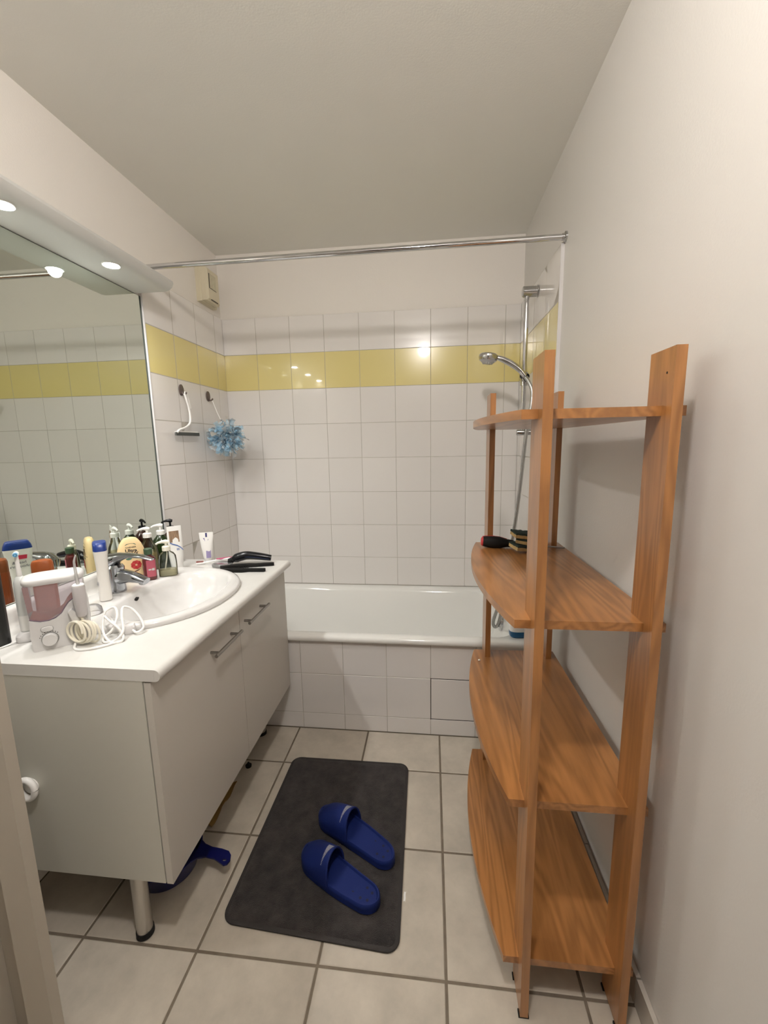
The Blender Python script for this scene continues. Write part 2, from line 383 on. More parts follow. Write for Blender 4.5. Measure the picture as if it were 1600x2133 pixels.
t = thing('light_canopy', 'white light canopy with built-in spotlights along the top of the mirror', 'light canopy', (LX, 1.15, 1.98))
prof = [(LX, 1.980), (0.128, 1.980), (0.146, 1.984), (0.159, 1.994), (0.166, 2.008), (0.163, 2.018), (0.150, 2.026), (0.10, 2.030), (LX, 2.030)]
obj('canopy_body', PR(prof, lambda p, q, d: (p, d, q), 0.55, 1.748), mat('canopy_white', (0.54, 0.54, 0.52), 0.35), t, world=True, smooth=40)
for yl in (0.713, 1.0955, 1.478):
    r = obj('spotlight', stack([(1.9798, 0.029, 0.029), (1.9775, 0.029, 0.029), (1.9768, 0.027, 0.027), (1.9795, 0.0235, 0.0235)], 28, cx=0.1035, cy=yl), M_white, t, world=True)
    obj('lens', stack([(1.9780, 0.0235, 0.0235), (1.9774, 0.018, 0.018)], 24, cx=0.1035, cy=yl), emit('spot_glow', SPOT_COL, 170.0), r, world=True)
    ld = bpy.data.lights.new('spotlight_beam', 'SPOT'); ld.energy = SPOT_POWER; ld.color = SPOT_COL; ld.spot_size = math.radians(150); ld.spot_blend = 0.9; ld.shadow_soft_size = 0.022
    lo = bpy.data.objects.new('spotlight_beam', ld); COL.objects.link(lo); lo.location = (0.1035, yl, 1.974)

# ------------------------------------------------------------------ shower rod
t = thing('shower_rod', 'bare chrome shower curtain rod across the room in front of the bath', 'curtain rod', (LX, 1.763, 2.086))
obj('rod', T([(LX + 0.002, 1.763, 2.0835), (RX - 0.002, 1.763, 2.0885)], 0.0108, 18), M_chrome, t, world=True)
for x, s in ((LX, 1), (RX, -1)):
    fl = bmesh.new(); z = 2.0835 if s > 0 else 2.0885
    loft(fl, [[(x + s * d, 1.763 + r * math.cos(a), z + r * math.sin(a)) for a in [2 * PI * k / 24 for k in range(24)]] for d, r in ((0.0003, 0.0185), (0.006, 0.0185), (0.009, 0.0125), (0.016, 0.0122))])
    obj('flange', fl, M_chromed, t, world=True)

# ------------------------------------------------------------------ bath
t = thing('bathtub', 'white enamelled bathtub behind the tiled panel', 'bathtub', (0.85, 2.13, 0))
def rr(x0, x1, y0, y1, z, r, seg=8):
    out = []
    for cx, cy, a0 in ((x1 - r, y1 - r, 0), (x0 + r, y1 - r, 90), (x0 + r, y0 + r, 180), (x1 - r, y0 + r, 270)):
        for k in range(seg + 1):
            a = math.radians(a0 + 90 * k / seg); out.append((cx + r * math.cos(a), cy + r * math.sin(a), z))
    return out
bx0, bx1, by0, by1 = 0.002, W - 0.002, 1.7625, D - 0.0012
rings = [rr(bx0, bx1, by0 + 0.004, by1, 0.4525, 0.004), rr(bx0, bx1, by0, by1, 0.456, 0.006), rr(bx0, bx1, by0, by1, 0.468, 0.006), rr(bx0, bx1, by0 + 0.003, by1, 0.475, 0.006), rr(bx0, bx1, by0 + 0.009, by1, 0.4785, 0.008),
         rr(0.070, 1.610, 1.815, 2.437, 0.4785, 0.09), rr(0.078, 1.600, 1.822, 2.430, 0.4745, 0.095), rr(0.088, 1.592, 1.831, 2.420, 0.462, 0.10),
         rr(0.16, 1.565, 1.862, 2.388, 0.25, 0.11), rr(0.26, 1.54, 1.885, 2.365, 0.13, 0.12), rr(0.33, 1.50, 1.92, 2.33, 0.10, 0.12)]
bm = bmesh.new(); loft(bm, rings, False, True)
obj('tub_shell', bm, M_enamel, t, world=True, smooth=50)
bm = bmesh.new(); loft(bm, [[(1.580 + dx, 2.125 + r * math.cos(a), 0.405 + r * math.sin(a) * 1.1) for a in [2 * PI * k / 24 for k in range(24)]] for dx, r in ((0.006, 0.034), (-0.006, 0.034), (-0.013, 0.027), (-0.016, 0.010))])
obj('overflow_knob', bm, M_chrome, t, world=True)

# bath mixer on the right wall, mostly behind the shelf
t = thing('bath_mixer', 'chrome bath mixer tap on the tiled right wall, mostly hidden by the shelf unit', 'tap', (W - 0.003, 2.13, 0.66))
bm = bmesh.new(); tube(bm, [(1.64, 2.05, 0.66), (1.64, 2.21, 0.66)], 0.021, 18); obj('mixer_body', bm, M_chrome, t, world=True)
for y in (2.06, 2.20): obj('wall_union', T([(W - 0.002, y, 0.66), (1.645, y, 0.66)], [0.027, 0.02], 18), M_chrome, t, world=True)
obj('spout', T(spline([(1.64, 2.13, 0.655), (1.60, 2.13, 0.65), (1.565, 2.13, 0.635), (1.553, 2.13, 0.60)]), 0.013, 14), M_chrome, t, world=True)
obj('lever', T([(1.64, 2.13, 0.675), (1.625, 2.13, 0.705), (1.57, 2.13, 0.73)], [0.016, 0.013, 0.009], 12), M_chrome, t, world=True)

# ------------------------------------------------------------------ shower rail, hand shower, hose
t = thing('shower_rail', 'tall chrome shower slide rail on the right tiled wall over the bath', 'shower rail', (W - 0.0015, 2.13, 1.39))
RXr = 1.655
def brk(z, rr_, x0):
    bm = bmesh.new(); tube(bm, [(W - 0.0015, 2.13, z), (W - 0.004, 2.13, z), (W - 0.005, 2.13, z), (x0 + 0.003, 2.13, z), (x0, 2.13, z)], [rr_ * 1.1, rr_ * 1.1, rr_, rr_, rr_ * 0.88], 24); return bm
obj('bracket', brk(2.022, 0.0235, 1.635), M_chromed, t, world=True)
obj('bracket', brk(1.387, 0.014, 1.628), M_chromed, t, world=True)
obj('rail', T([(RXr, 2.13, 1.388), (RXr, 2.13, 2.020)], 0.0108, 20), M_chrome, t, world=True)
sl = obj('slider', T([(RXr, 2.13, 1.605), (RXr, 2.13, 1.665)], 0.0165, 18), M_chromed, t, world=True)
obj('slider_knob', T([(RXr - 0.001, 2.115, 1.632), (RXr - 0.002, 2.085, 1.630)], [0.013, 0.015], 16), M_chromed, sl, world=True)
obj('holder', T([(RXr - 0.01, 2.12, 1.648), (RXr + 0.004, 2.085, 1.640)], 0.014, 16), M_black, sl, world=True)

t = thing('hand_shower', 'chrome hand shower head with curved handle on the slide rail', 'shower head', (1.648, 2.075, 1.648))
hp = spline([(1.648, 2.074, 1.640), (1.622, 2.078, 1.672), (1.585, 2.084, 1.700), (1.545, 2.088, 1.722), (1.520, 2.09, 1.731)])
obj('handle', T(hp, [0.0105 + 0.0035 * math.sin(PI * i / (len(hp) - 1)) for i in range(len(hp))], 16), M_chrome, t, world=True)
hd = Matrix.Translation((1.482, 2.09, 1.732)) @ Matrix.Rotation(math.radians(7), 4, 'Y')
bm = stack([(-0.020, 0.030, 0.030), (-0.014, 0.040, 0.040), (0.000, 0.0445, 0.0445), (0.010, 0.043, 0.043), (0.016, 0.036, 0.036), (0.018, 0.012, 0.012)], 32); bm.transform(hd)
hh = obj('head', bm, M_chromed, t, world=True)
bm = stack([(-0.0245, 0.026, 0.026), (-0.0195, 0.031, 0.031)], 32)
for k in range(18):
    a = 2 * PI * k / 18; tube(bm, [(0.022 * math.cos(a), 0.022 * math.sin(a), -0.023), (0.022 * math.cos(a), 0.022 * math.sin(a), -0.029)], 0.0017, 6)
bm.transform(hd); obj('nozzle_plate', bm, mat('grey_nozzles', (0.45, 0.45, 0.45), 0.4), hh, world=True)
t = thing('shower_hose', 'long grey metal shower hose hanging from the hand shower into the bath', 'hose', (1.62, 2.08, 0.40))
hpts = spline([(1.649, 2.073, 1.637), (1.663, 2.062, 1.612), (1.676, 2.05, 1.570), (1.672, 2.04, 1.50), (1.655, 2.04, 1.38), (1.642, 2.045, 1.20), (1.628, 2.055, 1.02), (1.610, 2.065, 0.85), (1.590, 2.075, 0.68), (1.558, 2.09, 0.52), (1.536, 2.10, 0.43), (1.545, 2.105, 0.398), (1.564, 2.11, 0.415), (1.590, 2.12, 0.52), (1.636, 2.125, 0.632)], 10)
obj('hose_tube', T(hpts, [0.0080 + 0.0006 * (i % 2) for i in range(len(hpts))], 12), mat('grey_hose', (0.42, 0.42, 0.41), 0.25, metal=0.8), t, world=True)
obj('hose_nut', T([(1.636, 2.125, 0.625), (1.639, 2.127, 0.645)], 0.0125, 12), M_chromed, t, world=True)

# blue and white bottle on the bath rim
t = thing('cleaner_bottle', 'white bottle with blue base standing on the bath rim behind the shelf', 'bottle', (1.609, 1.834, 0.4787), 0.1)
obj('bottle_base', stack([(0, 0.035, 0.022, 3), (0.006, 0.041, 0.027, 3), (0.020, 0.043, 0.028, 3), (0.030, 0.0430, 0.028, 3)], 32), mat('petrol_blue_plastic', (0.008, 0.085, 0.20), 0.3), t)
obj('bottle_body', stack([(0.0301, 0.0428, 0.028, 3), (0.15, 0.042, 0.027, 3), (0.185, 0.025, 0.02, 2.5), (0.20, 0.014, 0.014), (0.225, 0.014, 0.014)], 32), M_white, t)

# ------------------------------------------------------------------ ventilation grille
t = thing('vent_unit', 'aged beige ventilation unit high on the left wall near the corner', 'vent', (LX, 2.31, 2.19))
fyz = lambda p, q, d: (d, p, q)
def chbox(y0, y1, z0, z1, x0, x1, c):
    bm = bmesh.new()
    R = lambda i, x: [(x, y0 + i, z0 + i), (x, y1 - i, z0 + i), (x, y1 - i, z1 - i), (x, y0 + i, z1 - i)]
    loft(bm, [R(0, x0), R(0, x1 - c), R(c, x1)]); return bm
obj('back_plate', chbox(2.250, 2.415, 2.108, 2.285, LX, 0.014, 0.003), M_beige, t, world=True, smooth=0)
cv = obj('cover', chbox(2.254, 2.385, 2.113, 2.280, 0.0142, 0.050, 0.010), M_beige, t, world=True, smooth=0)
g = obj('grille', B(0.0490, 0.0506, 2.272, 2.346, 2.176, 2.250), M_beiged, cv, world=True, smooth=0)
for k in range(6): obj('grille_slat', B(0.0504, 0.0540, 2.280 + k * 0.0112, 2.2845 + k * 0.0112, 2.178, 2.248), M_beige, cv, world=True, smooth=0)
obj('cord_slot', B(0.0490, 0.0520, 2.285, 2.355, 2.119, 2.124), M_beiged, cv, world=True, smooth=0)

# ------------------------------------------------------------------ hooks, squeegee, bath puff
def hook(y, z, label):
    t = thing('wall_hook', label, 'hook', (0.0, y, z), 0, 'stick-on hooks on the left tiles')
    bm = bmesh.new(); loft(bm, [[(d, s * 0.019 * math.cos(a), s * 0.027 * math.sin(a)) for a in [2 * PI * k / 28 for k in range(28)]] for d, s in ((0.0002, 1), (0.004, 1), (0.006, 0.85))])
    obj('hook_plate', bm, M_brown, t)
    obj('hook_peg', T(spline([(0.004, 0, -0.008), (0.012, 0, -0.022), (0.022, 0, -0.020), (0.028, 0, -0.012)], 5), 0.004, 10), M_brown, t)
hook(2.004, 1.622, 'dark brown oval wall hook holding the white squeegee')
hook(2.256, 1.618, 'dark brown oval wall hook holding the blue bath puff')

t = thing('shower_squeegee', 'white curved-handled shower squeegee hanging on left tiles', 'squeegee', (0.02, 2.0, 1.41))
sp = spline([(0.020, 1.998, 1.604), (0.024, 2.004, 1.575), (0.026, 2.014, 1.540), (0.028, 2.018, 1.500), (0.030, 2.006, 1.462), (0.030, 1.965, 1.440), (0.030, 1.915, 1.428), (0.030, 1.888, 1.412)], 8)
obj('squeegee_handle', T(sp, 0.0052, 12), M_white, t, world=True)
obj('handle_eye', T(spline([(0.020, 2.004, 1.604), (0.017, 2.010, 1.612), (0.017, 2.020, 1.600), (0.021, 2.030, 1.570), (0.024, 2.034, 1.535)], 6), 0.004, 10), M_white, t, world=True)
bm = bmesh.new(); tube(bm, [(0.026, 1.885, 1.4145), (0.026, 2.072, 1.4185)], 0.0055, 12); obj('blade_holder', bm, M_white, t, world=True)
bm = B(0.0265, 0.0345, 1.878, 2.078, 1.4005, 1.4165); obj('rubber_blade', bm, mat('grey_rubber', (0.07, 0.075, 0.07), 0.6), t, world=True)

t = thing('bath_puff', 'pale blue mesh bath puff hanging on left tiles near the corner', 'bath puff', (0.10, 2.235, 1.40))
rnd = random.Random(3)
bm = bmesh.new(); cen = Vector((0.103, 2.235, 1.405))
for k in range(420):
    d = Vector((rnd.gauss(0, 1), rnd.gauss(0, 1), rnd.gauss(0, 1))).normalized()
    R = 0.055 + 0.055 * rnd.random() ** 1.4; side = d.cross(Vector((rnd.gauss(0, 1), rnd.gauss(0, 1), rnd.gauss(0, 1)))).normalized(); nn = d.cross(side)
    prev = None; m_ = 7; w0 = rnd.uniform(0.004, 0.011); ph = rnd.uniform(0, 6); cur = rnd.uniform(-0.8, 0.8)
    for i in range(m_ + 1):
        s = i / m_; c = cen + d * (0.014 + (R - 0.014) * s) + nn * (cur * 0.05 * s * s) + Vector((0, 0, -0.012 * s))
        ww = w0 * (0.35 + s); off = nn * (0.007 * math.sin(ph + i * 1.9))
        c.x = max(c.x, 0.007)
        a, b = c - side * ww + off, c + side * ww - off
        a.x = max(a.x, 0.005); b.x = max(b.x, 0.005)
        cv_ = (bm.verts.new(a), bm.verts.new(b))
        if prev: bm.faces.new((prev[0], prev[1], cv_[1], cv_[0]))
        prev = cv_
obj('mesh_petals', bm, clear('blue_tulle', (0.82, 0.92, 0.98), body=0.30, bodycol=(0.50, 0.77, 0.96), rough=0.5), t, world=True, smooth=80)
bm = bmesh.new(); bmesh.ops.create_icosphere(bm, subdivisions=3, radius=0.045); bm.transform(Matrix.Translation(cen))
for v in bm.verts: v.co = cen + (v.co - cen) * rnd.uniform(0.75, 1.1)
obj('mesh_core', bm, clear('blue_tulle_core', (0.75, 0.88, 0.97), body=0.5, bodycol=(0.42, 0.70, 0.92), rough=0.5), t, world=True, smooth=80)
obj('hanging_cord', T([(0.022, 2.258, 1.600), (0.05, 2.25, 1.53), (0.09, 2.238, 1.45)], 0.0022, 8), M_white, t, world=True)

# ------------------------------------------------------------------ wooden shelf unit
t = thing('shelf_unit', 'tall cherry wood shelf unit with four bow-fronted shelves by the right wall', 'shelf', (1.54, 1.19, 0))
def bow(y):
    s = (y - 0.847) / (1.54 - 0.847); return 1.389 - 0.0075 * s - 0.046 * (1 - (2 * s - 1) ** 2)
N = 28
ys = [0.847 + (1.54 - 0.847) * i / N for i in range(N + 1)]
outl = [(bow(y), y) for y in ys] + [(1.674, 1.545), (1.683, 0.847)]
for z in (1.386, 0.962, 0.539, 0.112):
    obj('shelf_board', PR(outl, lambda p, q, d: (p, q, d), z, z + 0.0185), M_woody, t, world=True, smooth=25)
def post(x0, x1, y0, y1, slope, lean):
    bm = bmesh.new(); z0, z1 = 0.006, 1.505
    v = box(bm, x0, x1, y0, y1, z0, z1)
    for i in v[4:]: i.co.x += lean
    return obj('post', bm, M_woodz, t, world=True, smooth=0, bev=0.0015, bseg=1)
pl = [post(1.4255, 1.444, 0.8145, 0.902, 0, -0.006), post(1.642, 1.6605, 0.8145, 0.902, 0, -0.002), post(1.4165, 1.435, 1.484, 1.572, 0, -0.001), post(1.634, 1.6525, 1.487, 1.575, 0, 0.001)]
for p_, (x, y0, y1) in zip(pl, ((1.4347, 0.82, 0.897), (1.651, 0.82, 0.897), (1.4257, 1.49, 1.566), (1.6432, 1.493, 1.569))):
    for y in (y0 + 0.003, y1 - 0.003): obj('foot_pad', B(x - 0.012, x + 0.012, y - 0.007, y + 0.007, 0.0003, 0.0062), M_blackm, p_, world=True, smooth=0)
pb = pl[1]; obj('peg_hole', T([(1.6395, 0.839, 1.462), (1.643, 0.839, 1.462)], 0.0022, 8), M_dark, pb, world=True)
ZS2 = 0.9806
# screwdriver lying on the shelf
t = thing('screwdriver', 'black screwdriver with red trim lying on the wooden shelf', 'screwdriver', (1.48, 1.48, ZS2))
sd0, sd1 = Vector((1.393, 1.462, ZS2 + 0.0225)), Vector((1.668, 1.448, ZS2 + 0.0042))
ax = (sd1 - sd0).normalized()
hl = [(0.000, 0.011), (0.003, 0.0165), (0.012, 0.0188), (0.040, 0.0210), (0.060, 0.0200), (0.085, 0.0140), (0.105, 0.0125), (0.112, 0.008)]
obj('grip', T([sd0 + ax * a for a, r in hl], [r for a, r in hl], 18), M_blackm, t, world=True)
M_red = mat('red_plastic', (0.42, 0.025, 0.03), 0.4)
obj('end_cap', T([sd0 - ax * 0.003, sd0 - ax * 0.0005, sd0 + ax * 0.004], [0.009, 0.0145, 0.0178], 18), M_red, t, world=True)
for s in (0.5,): obj('red_stripe', T([sd0 + ax * a + Vector((0, 0.002, r * 0.93)) for a, r in hl[1:6]], 0.0025, 8), M_red, t, world=True)
obj('shaft', T([sd0 + ax * 0.105, sd1], 0.0032, 10), M_steel, t, world=True)
# three scouring sponges
M_sp = mat('sponge_yellow', (0.58, 0.40, 0.17), 0.95, bump=0.8, bscale=350, var=0.3, vscale=60)
M_sg = mat('scour_green', (0.028, 0.055, 0.045), 0.95, bump=1.0, bscale=500, var=0.5, vscale=80)
def sponge(c, rx, ry, rz, label, flip=False):
    m = Matrix.Translation(c) @ Matrix.Rotation(rz, 4, 'Z') @ Matrix.Rotation(ry, 4, 'Y') @ Matrix.Rotation(rx, 4, 'X')
    t = thing('sponge', label, 'sponge', c, 0, 'worn scouring sponges on the shelf')
    for nm, z0, z1, mm in (('foam', 0, 0.010, M_sp), ('scour_pad', 0.0101, 0.0165, M_sg)):
        bm = bmesh.new(); bmesh.ops.create_grid(bm, x_segments=10, y_segments=8, size=1)
        bot = [v for v in bm.verts]
        for v in bot: v.co = Vector((v.co.x * 0.042, v.co.y * 0.031, z0))
        ret = bmesh.ops.extrude_face_region(bm, geom=bm.faces[:]); top = [v for v in ret['geom'] if isinstance(v, bmesh.types.BMVert)]
        for v in top: v.co.z = z1 + random.uniform(-0.001, 0.0014)
        for v in bm.verts: v.co.x += random.uniform(-0.0008, 0.0008); v.co.y += random.uniform(-0.0008, 0.0008)
        bm.transform(m); obj(nm, bm, mm, t, world=True, smooth=60)
sponge((1.527, 1.412, ZS2 + 0.0080), 0.06, 0.13, 0.30, 'lowest worn green and yellow sponge of the pile beside the screwdriver')
sponge((1.541, 1.414, ZS2 + 0.0275), 0.03, 0.16, -0.20, 'middle worn green and yellow sponge of the pile beside the screwdriver')
sponge((1.530, 1.418, ZS2 + 0.0470), 0.02, 0.13, 0.12, 'topmost worn green and yellow sponge of the pile beside the screwdriver')

# ------------------------------------------------------------------ vanity unit
VX, Y0, Y1 = 0.56, 0.845, 1.7600
t = thing('vanity_cabinet', 'white two-door washbasin cabinet on steel legs by the left wall', 'cabinet', (0.27, 1.31, 0))
obj('side_panel', B(LX + 0.003, 0.539, Y0, Y0 + 0.018, 0.238, 0.8015), M_side, t, world=True, smooth=0)
obj('side_panel', B(LX + 0.003, 0.539, Y1 - 0.018, Y1, 0.238, 0.8015), M_side, t, world=True, smooth=0)
obj('bottom_panel', B(LX + 0.003, 0.539, Y0 + 0.0185, Y1 - 0.0185, 0.238, 0.256), M_side, t, world=True, smooth=0)
obj('back_panel', B(LX + 0.003, LX + 0.012, Y0 + 0.0185, Y1 - 0.0185, 0.2565, 0.80), M_side, t, world=True, smooth=0)
for y0, y1, ha, hb in ((Y0, 1.3035, 1.090, 1.262), (1.3065, Y1, 1.322, 1.502)):
    dr = obj('door', B(0.5425, VX, y0, y1, 0.238, 0.797), M_door, t, world=True, bev=0.0008, bseg=1)
    obj('handle', T([(0.589, ha, 0.7355), (0.589, hb, 0.7355)], 0.0056, 14), M_steel, dr, world=True)
    for y in (ha + 0.022, hb - 0.022): obj('handle_post', T([(VX + 0.0002, y, 0.7355), (0.5855, y, 0.7355)], 0.0048, 12), M_steel, dr, world=True)
for x, y in ((0.421, 0.893), (0.421, 1.716), (0.07, 0.893), (0.07, 1.716)):
    l = obj('leg', stack([(0.018, 0.0205, 0.0205), (0.225, 0.0205, 0.0205), (0.228, 0.03, 0.03), (0.2379, 0.03, 0.03)], 28, cx=x, cy=y), M_legst, t, world=True)
    obj('leg_foot', stack([(0.0003, 0.019, 0.019), (0.004, 0.0235, 0.0235), (0.0178, 0.0228, 0.0228)], 28, cx=x, cy=y), M_blackm, l, world=True)
# worktop with cut-out
t = thing('worktop', 'white laminate worktop with rounded front edge around the washbasin', 'worktop', (0.27, 1.31, 0.802))
xa, xb, ya, yb_ = LX + 0.0005, 0.572, Y0 - 0.001, 1.777
hc = (0.245, 1.31)
angs = sorted(set([2 * PI * k / 96 for k in range(96)] + [math.atan2(y - hc[1], x - hc[0]) % (2 * PI) for x in (xa, xb) for y in (ya, yb_)]))
hole, outp = [], []
for a in angs:
    c, s = math.cos(a), math.sin(a)
    rx = 0.262 if c >= 0 else 0.165; k_ = 2.0 if c >= 0 else 3.2
    rad = 1 / ((abs(c) / rx) ** k_ + (abs(s) / 0.275) ** k_) ** (1 / k_); hole.append((hc[0] + rad * c, hc[1] + rad * s))
    tt = min(((xb - hc[0]) / c if c > 1e-9 else (xa - hc[0]) / c if c < -1e-9 else 9), ((yb_ - hc[1]) / s if s > 1e-9 else (ya - hc[1]) / s if s < -1e-9 else 9))
    outp.append((hc[0] + tt * c, hc[1] + tt * s))
bm = bmesh.new()
R = [[bm.verts.new((*p, z)) for p in L] for L, z in ((hole, ZC), (outp, ZC), (outp, 0.802), (hole, 0.802))]
n = len(angs)
for a, b in ((0, 1), (1, 2), (2, 3), (3, 0)):
    for i in range(n): bm.faces.new((R[a][i], R[a][(i + 1) % n], R[b][(i + 1) % n], R[b][i]))
obj('top_panel', bm, M_lam, t, world=True, smooth=20)
nose = [(xb + 0.0002, 0.802)] + [(xb + 0.015 * math.cos(a), 0.817 + 0.015 * math.sin(a)) for a in [-PI / 2 + PI * k / 14 for k in range(15)]] + [(xb + 0.0002, ZC)]
obj('front_nosing', PR(nose, lambda p, q, d: (p, d, q), ya, yb_), M_lam, t, world=True, smooth=30)
ups = [(LX + 0.0005, ZC + 0.0002), (0.052, ZC + 0.0002), (0.036, ZC + 0.004), (0.026, ZC + 0.012), (0.020, ZC + 0.025), (0.018, 0.885), (0.015, 0.893), (0.008, 0.8985), (LX + 0.0005, 0.8985)]
obj('upstand', PR(ups, lambda p, q, d: (p, d, q), ya, 1.775), M_lam, t, world=True, smooth=40)

# washbasin
t = thing('washbasin', 'white oval inset washbasin with flat tap ledge', 'washbasin', (0.24, 1.31, ZC))
SG = 96
def orng(z, e): return sring(0.24, 1.31, z, 0.286 + e, 0.296 + e, 2.15, SG, 0.180 + e * 0.3, 4.0)
def irng(z, s, dx=0.0): return sring(0.335 + dx, 1.31, z, 0.146 * s, 0.226 * s, 2.1, SG, 0.142 * s, 2.5)
rings = [orng(ZC + 0.0004, -0.03), orng(ZC + 0.0004, 0.004), orng(ZC + 0.008, 0.006), orng(ZC + 0.0145, 0.003), orng(ZC + 0.018, -0.004), orng(ZL - 0.0002, -0.013),
         irng(ZL - 0.0005, 1.10), irng(ZL - 0.003, 1.045), irng(ZL - 0.010, 1.0), irng(ZL - 0.030, 0.955), irng(ZL - 0.065, 0.87), irng(ZL - 0.100, 0.74), irng(ZL - 0.125, 0.55), irng(ZL - 0.138, 0.32, -0.01), irng(ZL - 0.141, 0.14, -0.01)]
bm = bmesh.new(); loft(bm, rings, False, True)
obj('basin', bm, M_ceram, t, world=True, smooth=60)
obj('drain', stack([(ZL - 0.1405, 0.026, 0.026), (ZL - 0.136, 0.022, 0.022), (ZL - 0.135, 0.008, 0.008)], 28, cx=0.326, cy=1.31), M_chrome, t, world=True)
bm = bmesh.new(); loft(bm, [[(0.2035 + d + 0.35 * dz, 1.287 + r * math.cos(a), 0.829 + dz) for a in [2 * PI * k / 24 for k in range(24)] for dz in (r * math.sin(a),)] for d, r in ((-0.005, 0.0068), (0.0020, 0.0068))])
obj('overflow_hole', bm, M_dark, t, world=True)

# basin mixer tap
t = thing('basin_tap', 'chrome single-lever mixer tap on the washbasin ledge', 'tap', (0.125, 1.300, ZL))
def axial(secs, m_, nm, n_=2.4):
    """sections along +x: (x, z, half height, half width)"""
    bm = bmesh.new(); rings = []
    for i, (x, z, hz, hy) in enumerate(secs):
        a, b = secs[max(i - 1, 0)], secs[min(i + 1, len(secs) - 1)]
        dx, dz = b[0] - a[0], b[1] - a[1]; L = math.hypot(dx, dz); nx, nz = -dz / L, dx / L
        ring = []
        for k in range(20):
            a_ = 2 * PI * k / 20; c, s = math.cos(a_), math.sin(a_)
            cc = math.copysign(abs(c) ** (2 / n_), c) * hz; ss = math.copysign(abs(s) ** (2 / n_), s) * hy
            ring.append((x + nx * cc, ss, z + nz * cc))
        rings.append(ring)
    loft(bm, rings); return obj(nm, bm, m_, t, smooth=50)
M_tap = mat('tap_chrome', (0.40, 0.415, 0.44), 0.10, metal=1, bump=0.06, bscale=30)
obj('tap_body', stack([(0.0003, 0.0275, 0.0275), (0.005, 0.0275, 0.0275), (0.03, 0.0258, 0.0258), (0.065, 0.0275, 0.0275), (0.088, 0.0285, 0.0285), (0.097, 0.022, 0.022)], 32), M_tap, t)
axial([(-0.005, 0.050, 0.033, 0.025), (0.025, 0.055, 0.026, 0.024), (0.055, 0.054, 0.019, 0.022), (0.092, 0.045, 0.013, 0.020), (0.112, 0.038, 0.011, 0.018)], M_tap, 'tap_spout')
obj('aerator', T([(0.098, 0, 0.041), (0.094, 0, 0.028)], 0.0105, 16), M_chromed, t)
axial([(-0.033, 0.082, 0.010, 0.014), (-0.027, 0.098, 0.022, 0.025), (-0.006, 0.113, 0.024, 0.0275), (0.022, 0.124, 0.015, 0.024), (0.060, 0.130, 0.0075, 0.019), (0.105, 0.126, 0.005, 0.0145), (0.142, 0.116, 0.003, 0.010)], M_tap, 'tap_lever')

# ------------------------------------------------------------------ bottles round the tap
def pump(parent, z, mm, tall=0.03, rx=0.013, ang=0.0, hook=True):
    """screw collar, stem and nozzle head of a pump bottle, from height z"""
    obj('pump_collar', stack([(z, rx, rx), (z + 0.016, rx, rx), (z + 0.019, rx * 0.75, rx * 0.75)], 24), mm, parent)
    obj('pump_stem', stack([(z + 0.0191, 0.0042, 0.0042), (z + 0.019 + tall * 0.5, 0.0042, 0.0042)], 14), mm, parent)
    zt = z + 0.019 + tall * 0.5
    c, s = math.cos(ang), math.sin(ang)
    pts = [(-0.010, zt + 0.004), (0.0, zt + 0.006), (0.012, zt + 0.0065), (0.026, zt + 0.004), (0.034, zt - 0.001)]
    bm = T([(p * c, p * s, q) for p, q in pts], [0.006, 0.0085, 0.006, 0.0042, 0.0036], 12)
    obj('pump_head', bm, mm, parent)
def facey(hx, hy, n_=2.0, off=0.0006):
    """wraps flat label coordinates on the -y face of a superelliptic bottle of half axes hx, hy"""
    def f(x, z):
        q = max(0.0, 1 - (abs(x) / hx) ** n_) ** (1 / n_); return Vector((x, -(hy + off) * q - 0.0002, z))
    return f

# shampoo bottle with blue cap
t = thing('blue_cap_bottle', 'white shampoo bottle with a dark blue cap standing left of the tap', 'bottle', (0.144, 1.222, ZL), math.radians(41))
# wide axis = local y (along the line of sight), thin axis = local x
obj('bottle_body', stack([(0.0003, 0.0165, 0.023, 3.5), (0.004, 0.0185, 0.026, 3.5), (0.04, 0.0180, 0.026, 3.5), (0.085, 0.0165, 0.028, 3.5), (0.125, 0.0175, 0.033, 3.5), (0.16, 0.0195, 0.038, 3.5), (0.170, 0.0200, 0.039, 3.5)], 40), mat('bottle_white', (0.82, 0.80, 0.755), 0.32), t)
obj('cap', stack([(0.1702, 0.0200, 0.039, 3.5), (0.182, 0.0198, 0.0365, 3.5), (0.193, 0.0195, 0.0315, 3.5), (0.196, 0.0175, 0.0285, 3.5)], 40), mat('cap_blue', (0.010, 0.035, 0.20), 0.3), t)
M_ink = mat('ink_dark', (0.02, 0.025, 0.06), 0.5); M_inkr = mat('ink_red', (0.55, 0.03, 0.07), 0.5)
lw = lambda x, z: Vector((-0.0199 - 0.0002 if z > 0.15 else -0.0192 if z > 0.13 else -0.0187, -x, z))
obj('red_emblem', patch([(-0.022, 0.150), (0.003, 0.151), (0.008, 0.144), (0.002, 0.137), (-0.020, 0.137)], lambda x, z: Vector((-0.0203, -x, z))), M_inkr, t, smooth=0)
text('label_print', 'head &', 0.013, M_ink, t, lambda x, z: Vector((-0.0198, -x - 0.001, z + 0.126)))
text('label_print', 'shoulders', 0.013, M_ink, t, lambda x, z: Vector((-0.0192, -x - 0.001, z + 0.113)))
obj('blue_band', patch([(-0.022, 0.062), (0.022, 0.066), (0.022, 0.054), (-0.022, 0.050)], lambda x, z: Vector((-0.0190, -x, z))), mat('cap_blue', (0, 0, 0)), t, smooth=0)

